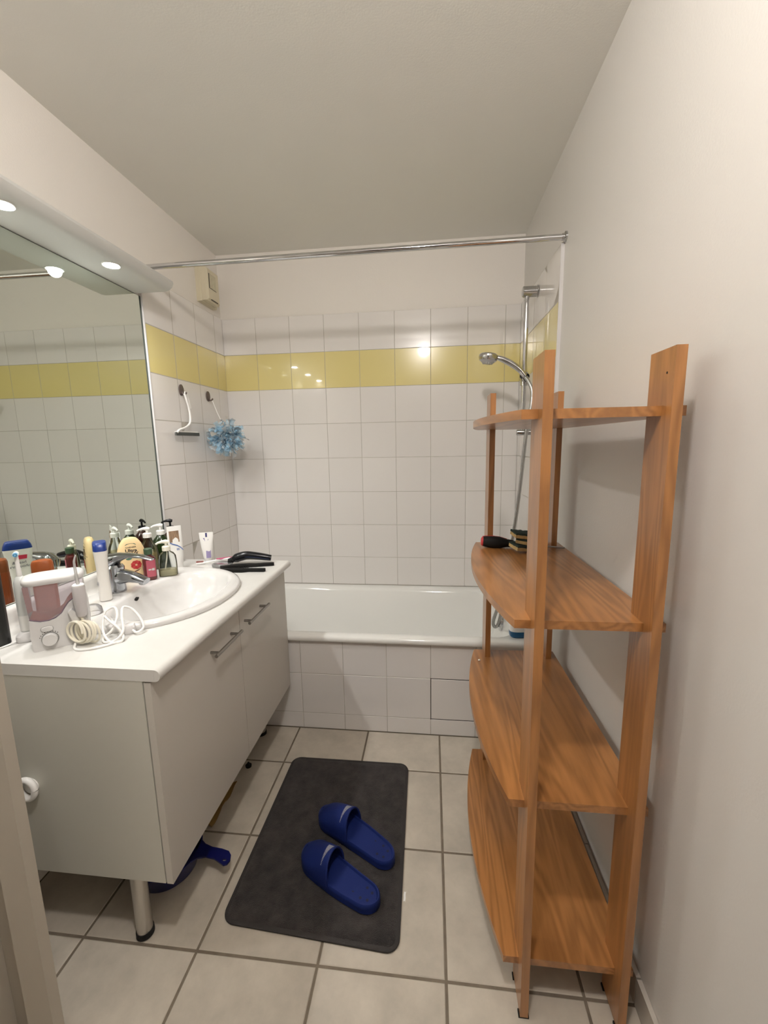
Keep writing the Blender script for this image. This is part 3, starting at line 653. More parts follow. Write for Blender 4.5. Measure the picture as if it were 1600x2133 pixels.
# cream coloured shampoo bottle
t = thing('cream_shampoo_bottle', 'cream arched shampoo bottle with red flower print behind the tap', 'bottle', (0.079, 1.442, ZL), math.radians(40))
M_cream = mat('cream_plastic', (0.80, 0.60, 0.33), 0.32)
lv = [(0.0003, 0.040, 0.016), (0.004, 0.044, 0.019), (0.05, 0.0475, 0.021), (0.09, 0.0475, 0.0205), (0.115, 0.044, 0.019), (0.135, 0.037, 0.017), (0.150, 0.028, 0.015), (0.158, 0.020, 0.012), (0.161, 0.010, 0.006)]
obj('bottle_body', stack([(z, a, b, 2.6) for z, a, b in lv], 44), M_cream, t)
fy_ = facey(0.0475, 0.0208, 2.6)
def fyc(x, z):
    for (z0, a0, b0), (z1, a1, b1) in zip(lv, lv[1:]):
        if z0 <= z <= z1:
            k = (z - z0) / (z1 - z0); a, b = a0 + (a1 - a0) * k, b0 + (b1 - b0) * k
            return Vector((x, -b * max(0.0, 1 - (abs(x) / a) ** 2.6) ** (1 / 2.6) - 0.0005, z))
    return Vector((x, -0.02, z))
M_gr = mat('print_green', (0.055, 0.13, 0.10), 0.5); M_bk = mat('print_black', (0.02, 0.015, 0.012), 0.5); M_rd = mat('print_red', (0.40, 0.02, 0.02), 0.5)
obj('green_emblem', patch([(-0.019, 0.1335), (0.019, 0.1335), (0.013, 0.139), (0.0, 0.140), (-0.012, 0.139)], fyc), M_gr, t, smooth=0)
text('brand_print', 'GARNIER', 0.0075, M_bk, t, lambda x, z: fyc(x, z + 0.125), bold=0.02, sx=1.15)
text('brand_print', 'Ultra', 0.0170, M_bk, t, lambda x, z: fyc(x, z + 0.1125), bold=0.035, sx=1.1)
text('brand_print', 'DOUX', 0.0165, M_bk, t, lambda x, z: fyc(x, z + 0.0995), bold=0.03, sx=0.95)
obj('print_line', gridpatch(-0.038, 0.038, 0.0905, 0.0920, fyc, 14, 1), M_bk, t)
for k in range(9):
    a = 2 * PI * k / 9; cx_, cz_ = 0.012 + 0.011 * math.cos(a), 0.056 + 0.0105 * math.sin(a)
    obj('flower_petal', patch([(cx_ + 0.0075 * math.cos(q), cz_ + 0.0070 * math.sin(q)) for q in [2 * PI * i / 10 for i in range(10)]], lambda x, z, k=k: fyc(x, z) + Vector((0, -0.00015 * (k + 1), 0))), M_rd if k % 2 else mat('print_red2', (0.52, 0.05, 0.05), 0.5), t, smooth=0)
obj('green_leaf', patch([(-0.010 + 0.010 * math.cos(q), 0.083 + 0.0055 * math.sin(q)) for q in [2 * PI * i / 14 for i in range(14)]], fyc), M_gr, t, smooth=0)
obj('brown_pod', patch([(-0.006, 0.030), (0.010, 0.034), (0.026, 0.040), (0.016, 0.031), (0.002, 0.0275)], fyc), mat('print_brown', (0.10, 0.04, 0.03), 0.5), t, smooth=0)

# burgundy flask
t = thing('burgundy_flask', 'small burgundy bottle with pink label and green cap beside the tap spout', 'bottle', (0.156, 1.432, ZL), math.radians(35))
M_bur = mat('burgundy_glass', (0.085, 0.012, 0.012), 0.12, coat=0.5)
obj('bottle_body', stack([(0.0003, 0.020, 0.015, 3.2), (0.003, 0.0225, 0.0175, 3.2), (0.080, 0.0225, 0.0175, 3.2), (0.088, 0.020, 0.0155, 3), (0.093, 0.0125, 0.0125), (0.099, 0.0125, 0.0125)], 36), M_bur, t)
obj('cap', stack([(0.0991, 0.0145, 0.0145), (0.119, 0.0145, 0.0145), (0.121, 0.0125, 0.0125)], 28), mat('cap_dark_green', (0.035, 0.07, 0.035), 0.45), t)
fb = facey(0.0225, 0.0175, 3.2, 0.0004)
obj('pink_label', gridpatch(-0.010, 0.0222, 0.014, 0.078, fb, 16, 2), mat('label_pink', (0.42, 0.085, 0.12), 0.45), t)
for x0, x1, z0, z1 in ((-0.004, 0.006, 0.0395, 0.0445), (0.0075, 0.0165, 0.038, 0.0465)):
    obj('label_mark', gridpatch(x0, x1, z0, z1, facey(0.0225, 0.0175, 3.2, 0.0008), 5, 1), M_print, t)

# clear soap dispenser
M_clr = clear('clear_plastic', (0.93, 0.95, 0.945)); M_soap = clear('yellow_soap', (0.90, 0.86, 0.66), body=0.55, bodycol=(0.80, 0.74, 0.50))
M_cr = mat('cream_pump', (0.80, 0.77, 0.66), 0.35)
t = thing('soap_dispenser', 'clear almost empty soap dispenser with cream pump at the basin edge', 'soap dispenser', (0.195, 1.484, ZL), math.radians(34))
obj('bottle_body', stack([(0.0003, 0.031, 0.016, 3), (0.004, 0.0335, 0.019, 3), (0.05, 0.0335, 0.019, 3), (0.078, 0.0315, 0.018, 2.6), (0.090, 0.024, 0.0155, 2.2), (0.096, 0.0145, 0.013), (0.100, 0.0135, 0.013)], 36, cap1=False), M_clr, t)
obj('soap', stack([(0.0025, 0.0305, 0.016, 3), (0.006, 0.0325, 0.018, 3), (0.026, 0.0325, 0.018, 3)], 32), M_soap, t)
obj('dip_tube', T(spline([(0.002, 0, 0.100), (-0.001, 0, 0.07), (-0.008, 0, 0.035), (-0.013, 0, 0.006)], 5), 0.0024, 8), M_cr, t)
pump(t, 0.1001, M_cr, 0.02, 0.0148, math.radians(180))

# three pump bottles at the wall
M_oil = clear('pale_oil', (0.93, 0.86, 0.62), body=0.22, bodycol=(0.75, 0.62, 0.34))
t = thing('clear_pump_bottle', 'clear pump bottle half full of yellowish soap beside the mirror', 'bottle', (0.066, 1.560, ZL), math.radians(30), 'pump bottles along the mirror')
sh = [(0.0003, 0.032, 0.026, 2.6), (0.004, 0.0355, 0.029, 2.6), (0.060, 0.0365, 0.030, 2.4), (0.092, 0.032, 0.026, 2.2), (0.115, 0.019, 0.018), (0.130, 0.0135, 0.0135), (0.134, 0.0135, 0.0135)]
obj('bottle_body', stack(sh, 36, cap1=False), M_clr, t)
obj('soap', stack([(0.003, 0.0325, 0.026, 2.6), (0.06, 0.035, 0.028, 2.4), (0.075, 0.0335, 0.027, 2.3)], 32), M_oil, t)
pump(t, 0.1342, M_white, 0.022, 0.0165, math.radians(180))
t = thing('green_pump_bottle', 'dark green pump bottle with white pump beside the mirror edge', 'bottle', (0.066, 1.645, ZC + 0.0003), math.radians(30), 'pump bottles along the mirror')
obj('bottle_body', stack([(0.0003, 0.033, 0.031), (0.004, 0.0355, 0.0335), (0.105, 0.0355, 0.0335), (0.125, 0.030, 0.029), (0.141, 0.0165, 0.0165), (0.147, 0.014, 0.014)], 36), mat('dark_green_glass', (0.010, 0.024, 0.005), 0.12, coat=0.2), t)
pump(t, 0.1472, M_white, 0.028, 0.0170, math.radians(180))
t = thing('brown_pump_bottle', 'dark brown pump bottle with black pump behind the white tube', 'bottle', (0.062, 1.722, ZC + 0.0003), math.radians(30), 'pump bottles along the mirror')
obj('bottle_body', stack([(0.0003, 0.031, 0.031), (0.004, 0.034, 0.034), (0.105, 0.034, 0.034), (0.128, 0.029, 0.029), (0.143, 0.0165, 0.0165), (0.150, 0.013, 0.013)], 36), mat('brown_glass', (0.04, 0.011, 0.008), 0.12, coat=0.2), t)
pump(t, 0.1502, M_black, 0.034, 0.0155, math.radians(180))

# white flat tube / bottle with brown picture
t = thing('white_cream_tube', 'tall white cream tube with brown picture and blue swoosh', 'tube', (0.138, 1.630, ZC + 0.0003), math.radians(44))
def tubebody(levels): return stack(levels, 32)
obj('tube_body', tubebody([(0.016, 0.024, 0.017, 2.2), (0.06, 0.0285, 0.0155, 2.4), (0.12, 0.029, 0.010, 3), (0.170, 0.0285, 0.0035, 4), (0.186, 0.0285, 0.0012, 4)]), M_white, t)
obj('cap', stack([(0.0003, 0.0225, 0.016, 2.4), (0.0158, 0.0235, 0.0168, 2.4)], 28), M_white, t)
ft = lambda x, z: Vector((x, -(0.0155 - 0.0146 * max(0, min(1, (z - 0.06) / 0.126))) - 0.0012, z))
obj('brown_picture', gridpatch(-0.022, 0.016, 0.118, 0.166, ft, 6, 4), mat('picture_brown', (0.36, 0.23, 0.14), 0.6, var=0.6, vscale=5, stretch=(40, 40, 3)), t)
bm = bmesh.new(); sw = [(-0.022, 0.118), (-0.010, 0.110), (0.006, 0.103), (0.018, 0.093), (0.026, 0.082)]
for (a, b), (c, d) in zip(sw, sw[1:]): bm.faces.new([bm.verts.new(ft(*p) + Vector((0, -0.0004, 0))) for p in ((a, b - 0.0024), (c, d - 0.0024), (c, d + 0.0024), (a, b + 0.0024))])
obj('blue_swoosh', bm, mat('print_blue', (0.05, 0.12, 0.36), 0.5), t)
for x in (0.002, 0.0055, 0.009): obj('label_mark', patch([(x, 0.083), (x + 0.0022, 0.083), (x + 0.0022, 0.092), (x, 0.092)], ft), mat('print_blue', (0, 0, 0)), t, smooth=0)

# toothpaste tube on its cap
t = thing('toothpaste_tube', 'white and lilac toothpaste tube standing on its cap at the far end', 'tube', (0.212, 1.748, ZC + 0.0003), math.radians(22)); t.scale = (1, 1, 1.10)
obj('tube_body', stack([(0.013, 0.0165, 0.0165, 2.0), (0.02, 0.0195, 0.0165, 2), (0.06, 0.0245, 0.0125, 2.4), (0.105, 0.0295, 0.004, 3.5), (0.122, 0.030, 0.0012, 4)], 32), M_white, t)
obj('cap', stack([(0.0003, 0.0165, 0.0165), (0.0125, 0.0165, 0.0165)], 28), mat('cap_translucent', (0.72, 0.71, 0.70), 0.3), t)
fp = lambda x, z: Vector((x, -(0.0168 - 0.0156 * max(0, min(1, (z - 0.02) / 0.10))) * max(0.15, 1 - (abs(x) / 0.034) ** 2) - 0.0012, z))
M_lil = mat('print_lilac', (0.28, 0.24, 0.42), 0.5); M_nav = mat('print_navy', (0.04, 0.04, 0.14), 0.5)
obj('lilac_panel', gridpatch(-0.004, 0.0155, 0.018, 0.055, fp, 8, 4), M_lil, t)
obj('lilac_text_block', gridpatch(-0.019, -0.003, 0.062, 0.100, lambda x, z: fp(x + (z - 0.06) * -0.10, z), 6, 3), M_lil, t)
obj('navy_square', gridpatch(-0.0035, 0.004, 0.103, 0.120, fp, 2, 2), M_nav, t)
obj('lilac_text_block', gridpatch(0.006, 0.014, 0.068, 0.094, fp, 3, 3), M_lil, t)
obj('blue_dot', patch([(0.0205 + 0.003 * math.cos(a), 0.087 + 0.007 * math.sin(a)) for a in [2 * PI * k / 14 for k in range(14)]], fp), mat('print_sky', (0.20, 0.42, 0.62), 0.5), t, smooth=0)

# round hand mirror, toothbrush, trimmer, hair clips
t = thing('pocket_mirror', 'round grey pocket mirror lying on the worktop under the toothbrush', 'pocket mirror', (0.312, 1.684, ZC + 0.0003))
obj('rim', stack([(0.0, 0.040, 0.040), (0.002, 0.0425, 0.0425), (0.009, 0.0425, 0.0425), (0.0115, 0.0405, 0.0405)], 40), mat('grey_plastic', (0.20, 0.20, 0.195), 0.3), t)
obj('glass', stack([(0.0116, 0.0385, 0.0385), (0.0122, 0.038, 0.038)], 40), mat('pocket_mirror_glass', (0.35, 0.35, 0.36), 0.12, metal=0.7), t)
t = thing('toothbrush', 'pink and white manual toothbrush lying across the round pocket mirror', 'toothbrush', (0.27, 1.72, ZC))
tb = [(0.188, 1.690, 0.8365), (0.215, 1.697, 0.839), (0.245, 1.704, 0.844), (0.280, 1.712, 0.8495), (0.330, 1.724, 0.8545), (0.372, 1.735, 0.8585)]
obj('brush_handle', T(spline(tb[1:], 5), 0.0042, 10), M_white, t, world=True)
M_pk = mat('pink_rubber', (0.34, 0.03, 0.10), 0.4)
obj('pink_grip', T([Vector(tb[3]) + Vector((-0.008, 0, 0.0035)), Vector(tb[3]) + Vector((0.012, 0.003, 0.005)), Vector(tb[4]) + Vector((-0.012, 0, 0.0035)), Vector(tb[5]) + Vector((0, 0, 0.001))], [0.004, 0.0052, 0.003, 0.0045], 10), M_pk, t, world=True)
bm = bmesh.new()
for i in range(7):
    for j in range(3): tube(bm, [(0.190 + i * 0.0042, 1.6885 + j * 0.003 + i * 0.0011, 0.8405), (0.190 + i * 0.0042, 1.6885 + j * 0.003 + i * 0.0011, 0.8485)], 0.0012, 5)
obj('bristles', bm, mat('bristle_pink', (0.50, 0.22, 0.20), 0.6, var=0.5, vscale=300), t, world=True, smooth=0)
obj('brush_head', T([tb[0], (0.202, 1.694, 0.8375), tb[1]], [0.004, 0.0048, 0.0038], 10), M_white, t, world=True)

t = thing('hair_trimmer', 'glossy black hair trimmer lying at the far end of the worktop', 'hair trimmer', (0.42, 1.735, ZC))
tp = spline([(0.350, 1.705, 0.8535), (0.378, 1.712, 0.8640), (0.410, 1.719, 0.8700), (0.450, 1.727, 0.8660), (0.490, 1.736, 0.8585), (0.512, 1.741, 0.8540)], 8)
obj('trimmer_body', T(tp, [min(0.0195, 0.012 + 0.0016 * i) if i < 6 else 0.0195 - 0.0070 * max(0, (i - 12)) / (len(tp) - 12) for i in range(len(tp))], 18), M_black, t, world=True)
obj('trimmer_head', T([(0.356, 1.706, 0.857), (0.340, 1.702, 0.848), (0.334, 1.700, 0.8395)], [0.012, 0.0135, 0.007], 14), M_blackm, t, world=True)
obj('trimmer_stripe', T([Vector(p) + Vector((0.004, -0.0165, -0.003)) for p in tp[12:-3]], 0.0018, 6), mat('dark_blue_strip', (0.01, 0.015, 0.05), 0.3), t, world=True)

def hairclip(a, b, side, label):
    a, b = Vector(a), Vector(b); ax_ = (b - a); L = ax_.length; ax_.normalize(); nrm = Vector((0, 0, 1)).cross(ax_)
    t = thing('comb', label, 'comb', a, 0, 'black combs at the far end of the worktop')
    bm = bmesh.new(); out = [(-0.01, 0.010), (L * 0.25, 0.022), (L * 0.5, 0.021), (L * 0.64, 0.012), (L * 0.97, 0.009), (L, 0.005), (L, -0.005), (L * 0.97, -0.008), (L * 0.64, -0.007), (L * 0.5, -0.004), (0, -0.004)]
    prism(bm, out, lambda p, q, d: a + ax_ * p + nrm * q * side + Vector((0, 0, d)), 0.0005, 0.0125)
    obj('comb_spine', bm, M_blackm, t, world=True, bev=0.001, bseg=1)
    bm = bmesh.new()
    for k in range(13):
        p = 0.006 + k * (L * 0.5 - 0.01) / 12
        prism(bm, [(p, -0.0018), (p + 0.0035, -0.0018), (p + 0.0025, -0.020), (p + 0.001, -0.020)], lambda p, q, d: a + ax_ * p + nrm * q * side + Vector((0, 0, d)), 0.0015, 0.0055)
    obj('comb_teeth', bm, M_blackm, t, world=True, smooth=0)
hairclip((0.338, 1.632, ZC + 0.0003), (0.540, 1.700, ZC + 0.0003), 1, 'black comb nearer the trimmer, pointing to the worktop corner')
hairclip((0.352, 1.607, ZC + 0.0003), (0.535, 1.612, ZC + 0.0003), -1, 'black comb nearer the basin, pointing along the worktop front')

# ------------------------------------------------------------------ clear cap, black and orange bottles, toothbrush and charger
t = thing('plastic_dome', 'small clear plastic cap lying on the basin rim beside the white cord', 'dome cover', (0.194, 1.108, ZC + 0.0189))
obj('dome', stack([(0.0003, 0.027, 0.027), (0.003, 0.027, 0.027), (0.018, 0.024, 0.024), (0.026, 0.016, 0.016), (0.028, 0.006, 0.006)], 28, cap0=False), clear('cap_clear', (0.93, 0.93, 0.94), body=0.10), t)
t = thing('black_bottle', 'tall black cylindrical bottle at the left end of the worktop', 'bottle', (0.0725, 0.930, ZC + 0.0003))
obj('bottle_body', stack([(0, 0.022, 0.022), (0.003, 0.025, 0.025), (0.245, 0.025, 0.025), (0.253, 0.023, 0.023)], 32), mat('matt_black_bottle', (0.014, 0.014, 0.012), 0.35), t)
obj('cap', stack([(0.2532, 0.020, 0.020), (0.275, 0.020, 0.020), (0.278, 0.018, 0.018)], 32), M_black, t)
t = thing('orange_bottle', 'orange brown bottle behind the water flosser tank', 'bottle', (0.064, 1.092, ZC + 0.0003), math.radians(40))
M_or = mat('orange_brown_plastic', (0.30, 0.062, 0.014), 0.3)
obj('bottle_body', stack([(0.0003, 0.026, 0.016, 2.6), (0.004, 0.029, 0.018, 2.6), (0.145, 0.029, 0.018, 2.6), (0.152, 0.027, 0.017, 2.6)], 36), M_or, t)
obj('cap', stack([(0.1522, 0.027, 0.0175, 2.8), (0.180, 0.0265, 0.0175, 2.8), (0.188, 0.023, 0.015, 2.4), (0.191, 0.012, 0.008)], 36), mat('orange_cap', (0.25, 0.062, 0.014), 0.35), t)
fo = facey(0.029, 0.018, 2.6)
obj('front_label', gridpatch(-0.022, 0.022, 0.020, 0.130, fo, 12, 3), mat('label_red_brown', (0.40, 0.16, 0.11), 0.5, var=0.25, vscale=60), t)
obj('back_label', gridpatch(-0.022, 0.022, 0.020, 0.130, lambda x, z: Vector((-fo(x, z).x, -fo(x, z).y, z)), 12, 3), mat('label_red_brown', (0, 0, 0)), t)

t = thing('toothbrush_charger', 'white toothbrush charging base with flat cord on the worktop', 'charger', (0.120, 0.970, ZC + 0.0003), math.radians(40))
obj('charger_base', stack([(0, 0.026, 0.022, 2.8), (0.004, 0.028, 0.024, 2.8), (0.016, 0.027, 0.023, 2.8), (0.024, 0.019, 0.017, 2.4), (0.026, 0.017, 0.015)], 36), M_whiteg, t)
obj('charger_cord', T(spline([(-0.024, -0.010, 0.005), (-0.045, -0.022, 0.0026), (-0.075, -0.04, 0.0024), (-0.11, -0.06, 0.0024)], 6), 0.0022, 8), M_white, t)
t = thing('electric_toothbrush', 'white electric toothbrush standing in its charger behind the flosser', 'toothbrush', (0.120, 0.970, ZC + 0.0265), math.radians(40)); t.scale = (1, 1, 1.05)
obj('brush_body', stack([(0, 0.0145, 0.0145), (0.003, 0.0155, 0.0155), (0.03, 0.0158, 0.0158), (0.11, 0.0165, 0.0165), (0.132, 0.0155, 0.0155), (0.142, 0.011, 0.011), (0.146, 0.0068, 0.0068)], 30), mat('brush_grey_white', (0.60, 0.615, 0.60), 0.3), t)
obj('grip_panel', stack([(0.004, 0.0157, 0.0157), (0.044, 0.0163, 0.0163)], 30, False, False), M_white, t)
nk = obj('brush_neck', stack([(0.1465, 0.0062, 0.0062), (0.150, 0.0062, 0.0062), (0.185, 0.0045, 0.0045), (0.206, 0.0042, 0.0042), (0.2085, 0.002, 0.002)], 20), M_white, t)
bm = T([(0.0, 0.004, 0.204), (0.0, -0.008, 0.204)], 0.0066, 18); obj('brush_head', bm, M_white, t)
bm = bmesh.new()
for k in range(12):
    a = 2 * PI * k / 12
    tube(bm, [(0.0044 * math.cos(a), -0.008, 0.204 + 0.0044 * math.sin(a)), (0.0044 * math.cos(a), -0.0155, 0.204 + 0.0044 * math.sin(a))], 0.0011, 5)
tube(bm, [(0, -0.008, 0.204), (0, -0.0155, 0.204)], 0.0028, 8)
obj('bristles', bm, mat('bristle_blue', (0.16, 0.42, 0.66), 0.5), nk, smooth=0)

# ------------------------------------------------------------------ water flosser
t = thing('water_flosser', 'white countertop water flosser with lilac tank and coiled hose', 'water flosser', (0.2057, 0.898, ZC + 0.0003), math.atan2(0.647, 0.763))
WF, DF = 0.122, 0.085
def sect(u0, u1, v0, v1, z, r): return rr(u0, u1, v0, v1, z, r, 6)
M_fl = mat('flosser_white', (0.62, 0.61, 0.605), 0.30)
body = [(0.0035, 0.0), (0.118, 0.0), (0.1215, 0.004), (0.125, 0.045), (0.124, 0.095), (0.122, 0.118), (0.112, 0.126), (0.098, 0.125), (0.086, 0.116), (0.077, 0.104), (0.068, 0.090), (0.055, 0.080), (0.040, 0.0755), (0.022, 0.0765), (0.006, 0.083), (0.001, 0.085), (-0.001, 0.045), (0.001, 0.004)]
obj('flosser_body', PR(body, lambda p, q, d: (p, d, q), 0.0, DF), M_fl, t, bev=0.006, bseg=3, smooth=50)
tank = [(0.0015, 0.0865), (0.006, 0.0845), (0.022, 0.078), (0.040, 0.077), (0.055, 0.0815), (0.068, 0.0915), (0.0765, 0.1055), (0.086, 0.118), (0.098, 0.1268), (0.112, 0.1278), (0.120, 0.1200), (0.1195, 0.172), (-0.0035, 0.172)]
M_tank = clear('tank_lilac', (0.93, 0.90, 0.93), body=0.27, bodycol=(0.56, 0.50, 0.55), rough=0.08)
obj('water_tank', PR(tank, lambda p, q, d: (p, d, q), 0.004, DF - 0.004), M_tank, t, bev=0.004, bseg=2, smooth=50)
obj('tank_seam', T([(p, 0.0028, q + 0.0006) for p, q in tank[0:11]], 0.0011, 6), mat('seam_purple', (0.16, 0.11, 0.16), 0.4), t)
bm = bmesh.new(); loft(bm, [sect(-0.006, 0.122, 0.000, DF, 0.1725, 0.030), sect(-0.008, 0.124, -0.002, DF + 0.002, 0.176, 0.032), sect(-0.008, 0.124, -0.002, DF + 0.002, 0.184, 0.032), sect(-0.004, 0.120, 0.002, DF - 0.002, 0.1895, 0.03), sect(0.006, 0.110, 0.012, DF - 0.012, 0.192, 0.028)])
obj('lid', bm, M_fl, t, smooth=50)
# control slide and dial
bm = bmesh.new(); loft(bm, [[(0.034 + s * p, d, 0.056 + s * q) for p, q in [(0.0125 * math.copysign(abs(math.cos(a)) ** 0.55, math.cos(a)), 0.0068 * math.copysign(abs(math.sin(a)) ** 0.8, math.sin(a))) for a in [2 * PI * k / 28 for k in range(28)]]] for d, s in ((-0.0002, 1), (-0.0022, 0.97), (-0.0030, 0.85))])
obj('slide_switch', bm, M_fl, t)
def disc(u, z, secs, seg=36):
    bm = bmesh.new(); loft(bm, [[(u + r * math.cos(a), d, z + r * math.sin(a)) for a in [2 * PI * k / seg for k in range(seg)]] for d, r in secs]); return bm
obj('dial_ring', disc(0.0375, 0.0285, ((-0.0001, 0.0185), (-0.0012, 0.0185), (-0.0014, 0.0172))), mat('dial_grey', (0.22, 0.22, 0.21), 0.35), t)
obj('dial', disc(0.0375, 0.0285, ((-0.0010, 0.0165), (-0.0105, 0.0160), (-0.0120, 0.0148))), M_fl, t)
for k in range(9):
    a = math.radians(160 - k * 15); u, z = 0.0375 + 0.0218 * math.cos(a), 0.0285 + 0.0205 * math.sin(a)
    obj('dial_mark', patch([(u - 0.0008, z - 0.0012), (u + 0.0008, z - 0.0012), (u + 0.0008, z + 0.0012), (u - 0.0008, z + 0.0012)], lambda x, y: Vector((x, -0.0004, y))), M_bk, t, smooth=0)
sw_ = [(0.034 + 0.0128 * math.copysign(abs(math.cos(a)) ** 0.55, math.cos(a)), -0.0003, 0.056 + 0.0071 * math.copysign(abs(math.sin(a)) ** 0.8, math.sin(a))) for a in [2 * PI * k / 28 for k in range(29)]]
obj('switch_seam', T(sw_, 0.0006, 6), mat('seam_grey', (0.25, 0.25, 0.24), 0.5), t)
# hand piece and nozzle
obj('hand_piece', stack([(0.078, 0.010, 0.010), (0.090, 0.0125, 0.0125), (0.118, 0.0148, 0.0148), (0.157, 0.0148, 0.0148), (0.160, 0.0138, 0.0138)], 30, cx=0.111, cy=-0.0155), mat('flosser_grey', (0.50, 0.475, 0.48), 0.35), t)
obj('collar', stack([(0.1602, 0.0135, 0.0135), (0.1632, 0.0135, 0.0135), (0.1655, 0.011, 0.011)], 28, cx=0.111, cy=-0.0155), M_white, t)
obj('nozzle', T(spline([(0.111, -0.0155, 0.1655), (0.110, -0.0155, 0.19), (0.1095, -0.0155, 0.222), (0.111, -0.016, 0.232), (0.1145, -0.017, 0.243)], 5), [0.0042 - 0.00013 * i for i in range(21)], 12), clear('nozzle_clear', (0.90, 0.90, 0.90), body=0.5, bodycol=(0.85, 0.85, 0.84)), t)
bm = PR([(0.082, 0.094), (0.091, 0.100), (0.104, 0.082), (0.118, 0.070), (0.121, 0.062), (0.098, 0.058), (0.090, 0.062)], lambda p, q, d: (p, d, q), -0.014, 0.004)
obj('cradle', bm, M_fl, t, bev=0.003)
coil = [(0.090 + 0.0074 * (a / (2 * PI)) + 0.0175 * math.cos(a) + 0.0016 * math.sin(1.7 * a), -0.026 - 0.019 * math.cos(a), 0.0405 + 0.0285 * math.sin(a + 0.12 * math.sin(0.6 * a)) - 0.0002 * a + 0.0018 * math.sin(0.37 * a)) for a in [2 * PI * 5.2 * k / 150 for k in range(151)]]
obj('coiled_hose', T(coil, 0.0031, 10), M_ivory, t)
obj('hose_lead', T(spline([(0.108, -0.0150, 0.080), (0.110, -0.019, 0.074), (0.112, -0.021, 0.068)], 4), 0.0030, 10), M_ivory, t)
# mains cord and plug lying on the worktop (world coordinates)
cz = ZC + 0.003
cord = spline([(0.283, 0.944, cz + 0.004), (0.297, 0.925, cz), (0.318, 0.918, cz), (0.350, 0.930, cz), (0.380, 0.960, cz), (0.386, 0.985, cz + 0.002), (0.374, 0.990, cz + 0.026), (0.345, 0.995, cz + 0.045), (0.318, 1.012, cz + 0.050), (0.302, 1.034, cz + 0.040), (0.306, 1.046, cz + 0.024), (0.330, 1.030, cz + 0.018), (0.362, 1.000, cz + 0.022), (0.388, 0.985, cz + 0.010), (0.392, 0.972, cz), (0.372, 0.962, cz), (0.342, 0.975, cz + 0.012), (0.318, 1.000, cz + 0.030), (0.312, 1.022, cz + 0.060), (0.330, 1.035, cz + 0.068), (0.348, 1.020, cz + 0.050), (0.352, 0.992, cz + 0.022), (0.338, 0.975, cz + 0.005), (0.352, 0.962, cz), (0.378, 0.968, cz + 0.004), (0.385, 0.99, cz + 0.02), (0.362, 1.02, cz + 0.052), (0.350, 1.044, cz + 0.066), (0.366, 1.056, cz + 0.056), (0.392, 1.050, cz + 0.034), (0.411, 1.036, cz + 0.012), (0.404, 1.018, cz + 0.004), (0.388, 1.022, cz + 0.008)], 8)
obj('mains_cord', T(cord, 0.0033, 8), M_white, t, world=True)
bm = stack([(0.0003, 0.0135, 0.015, 3.5), (0.004, 0.0155, 0.017, 3.5), (0.018, 0.0155, 0.017, 3.5), (0.024, 0.012, 0.0135, 3)], 28); bm.transform(Matrix.Translation((0.372, 1.030, ZC)) @ Matrix.Rotation(0.6, 4, 'Z'))
pg = obj('plug', bm, M_whiteg, t, world=True)
for s in (-0.006, 0.006): obj('plug_pin', T([(0.360 + s * 0.6, 1.035 - s * 0.8, ZC + 0.011), (0.346 + s * 0.6, 1.045 - s * 0.8, ZC + 0.011)], 0.0022, 8), M_chrome, pg, world=True)

# ------------------------------------------------------------------ floor: mat, slides, dipper, bits
t = thing('bath_mat', 'dark grey rectangular bath mat on the tiled floor', 'bath mat', (0.874, 1.252, 0))
A, Bq, C_, Dq = Vector((0.618, 0.936, 0)), Vector((1.133, 0.908, 0)), Vector((1.123, 1.584, 0)), Vector((0.624, 1.582, 0))
def bil(u, v, z): p = A * (1 - u) * (1 - v) + Bq * u * (1 - v) + C_ * u * v + Dq * (1 - u) * v; return (p.x, p.y, z)
def rruv(i, z, r=0.075, seg=8):
    out = []; iy = i * 0.77; ry = r * 0.77; rx = r
    for cx, cy, a0 in ((1 - i - rx, 1 - iy - ry, 0), (i + rx, 1 - iy - ry, 90), (i + rx, iy + ry, 180), (1 - i - rx, iy + ry, 270)):
        for k in range(seg + 1):
            a = math.radians(a0 + 90 * k / seg); out.append(bil(cx + rx * math.cos(a), cy + ry * math.sin(a), z))
    return out
bm = bmesh.new(); loft(bm, [rruv(0.004, 0.0006), rruv(0, 0.003), rruv(0.001, 0.0065), rruv(0.010, 0.0085, 0.068), rruv(0.022, 0.0083, 0.058), rruv(0.024, 0.006, 0.057)])
obj('binding', bm, M_rugh, t, world=True, smooth=50)
bm = bmesh.new(); nx, ny = 60, 78; g = []
def inside(u, v, i=0.018, r=0.060):
    u = min(max(u, i), 1 - i); iy = i * 0.77; v = min(max(v, iy), 1 - iy); ry = r * 0.77
    cx = i + r if u < i + r else 1 - i - r if u > 1 - i - r else u; cy = iy + ry if v < iy + ry else 1 - iy - ry if v > 1 - iy - ry else v
    dx, dy = (u - cx) / r, (v - cy) / ry; L = math.hypot(dx, dy)
    if L > 1: u, v = cx + dx / L * r, cy + dy / L * ry
    return u, v, L
for j in range(ny + 1):
    row = []
    for i in range(nx + 1):
        u, v, L = inside(i / nx, j / ny)
        edge = min(u - 0.018, 0.982 - u, (v - 0.014), 0.986 - v); z = 0.0072 + 0.0045 * min(1, max(0, edge) / 0.02) + random.uniform(-0.0008, 0.0008) * (1 if edge > 0.002 else 0)
        row.append(bm.verts.new(bil(u, v, z)))
    g.append(row)
for j in range(ny):
    for i in range(nx): bm.faces.new((g[j][i], g[j][i + 1], g[j + 1][i + 1], g[j + 1][i]))
bmesh.ops.remove_doubles(bm, verts=bm.verts, dist=0.0002)
obj('pile', bm, M_rug, t, world=True, smooth=80)
ZR = 0.0125

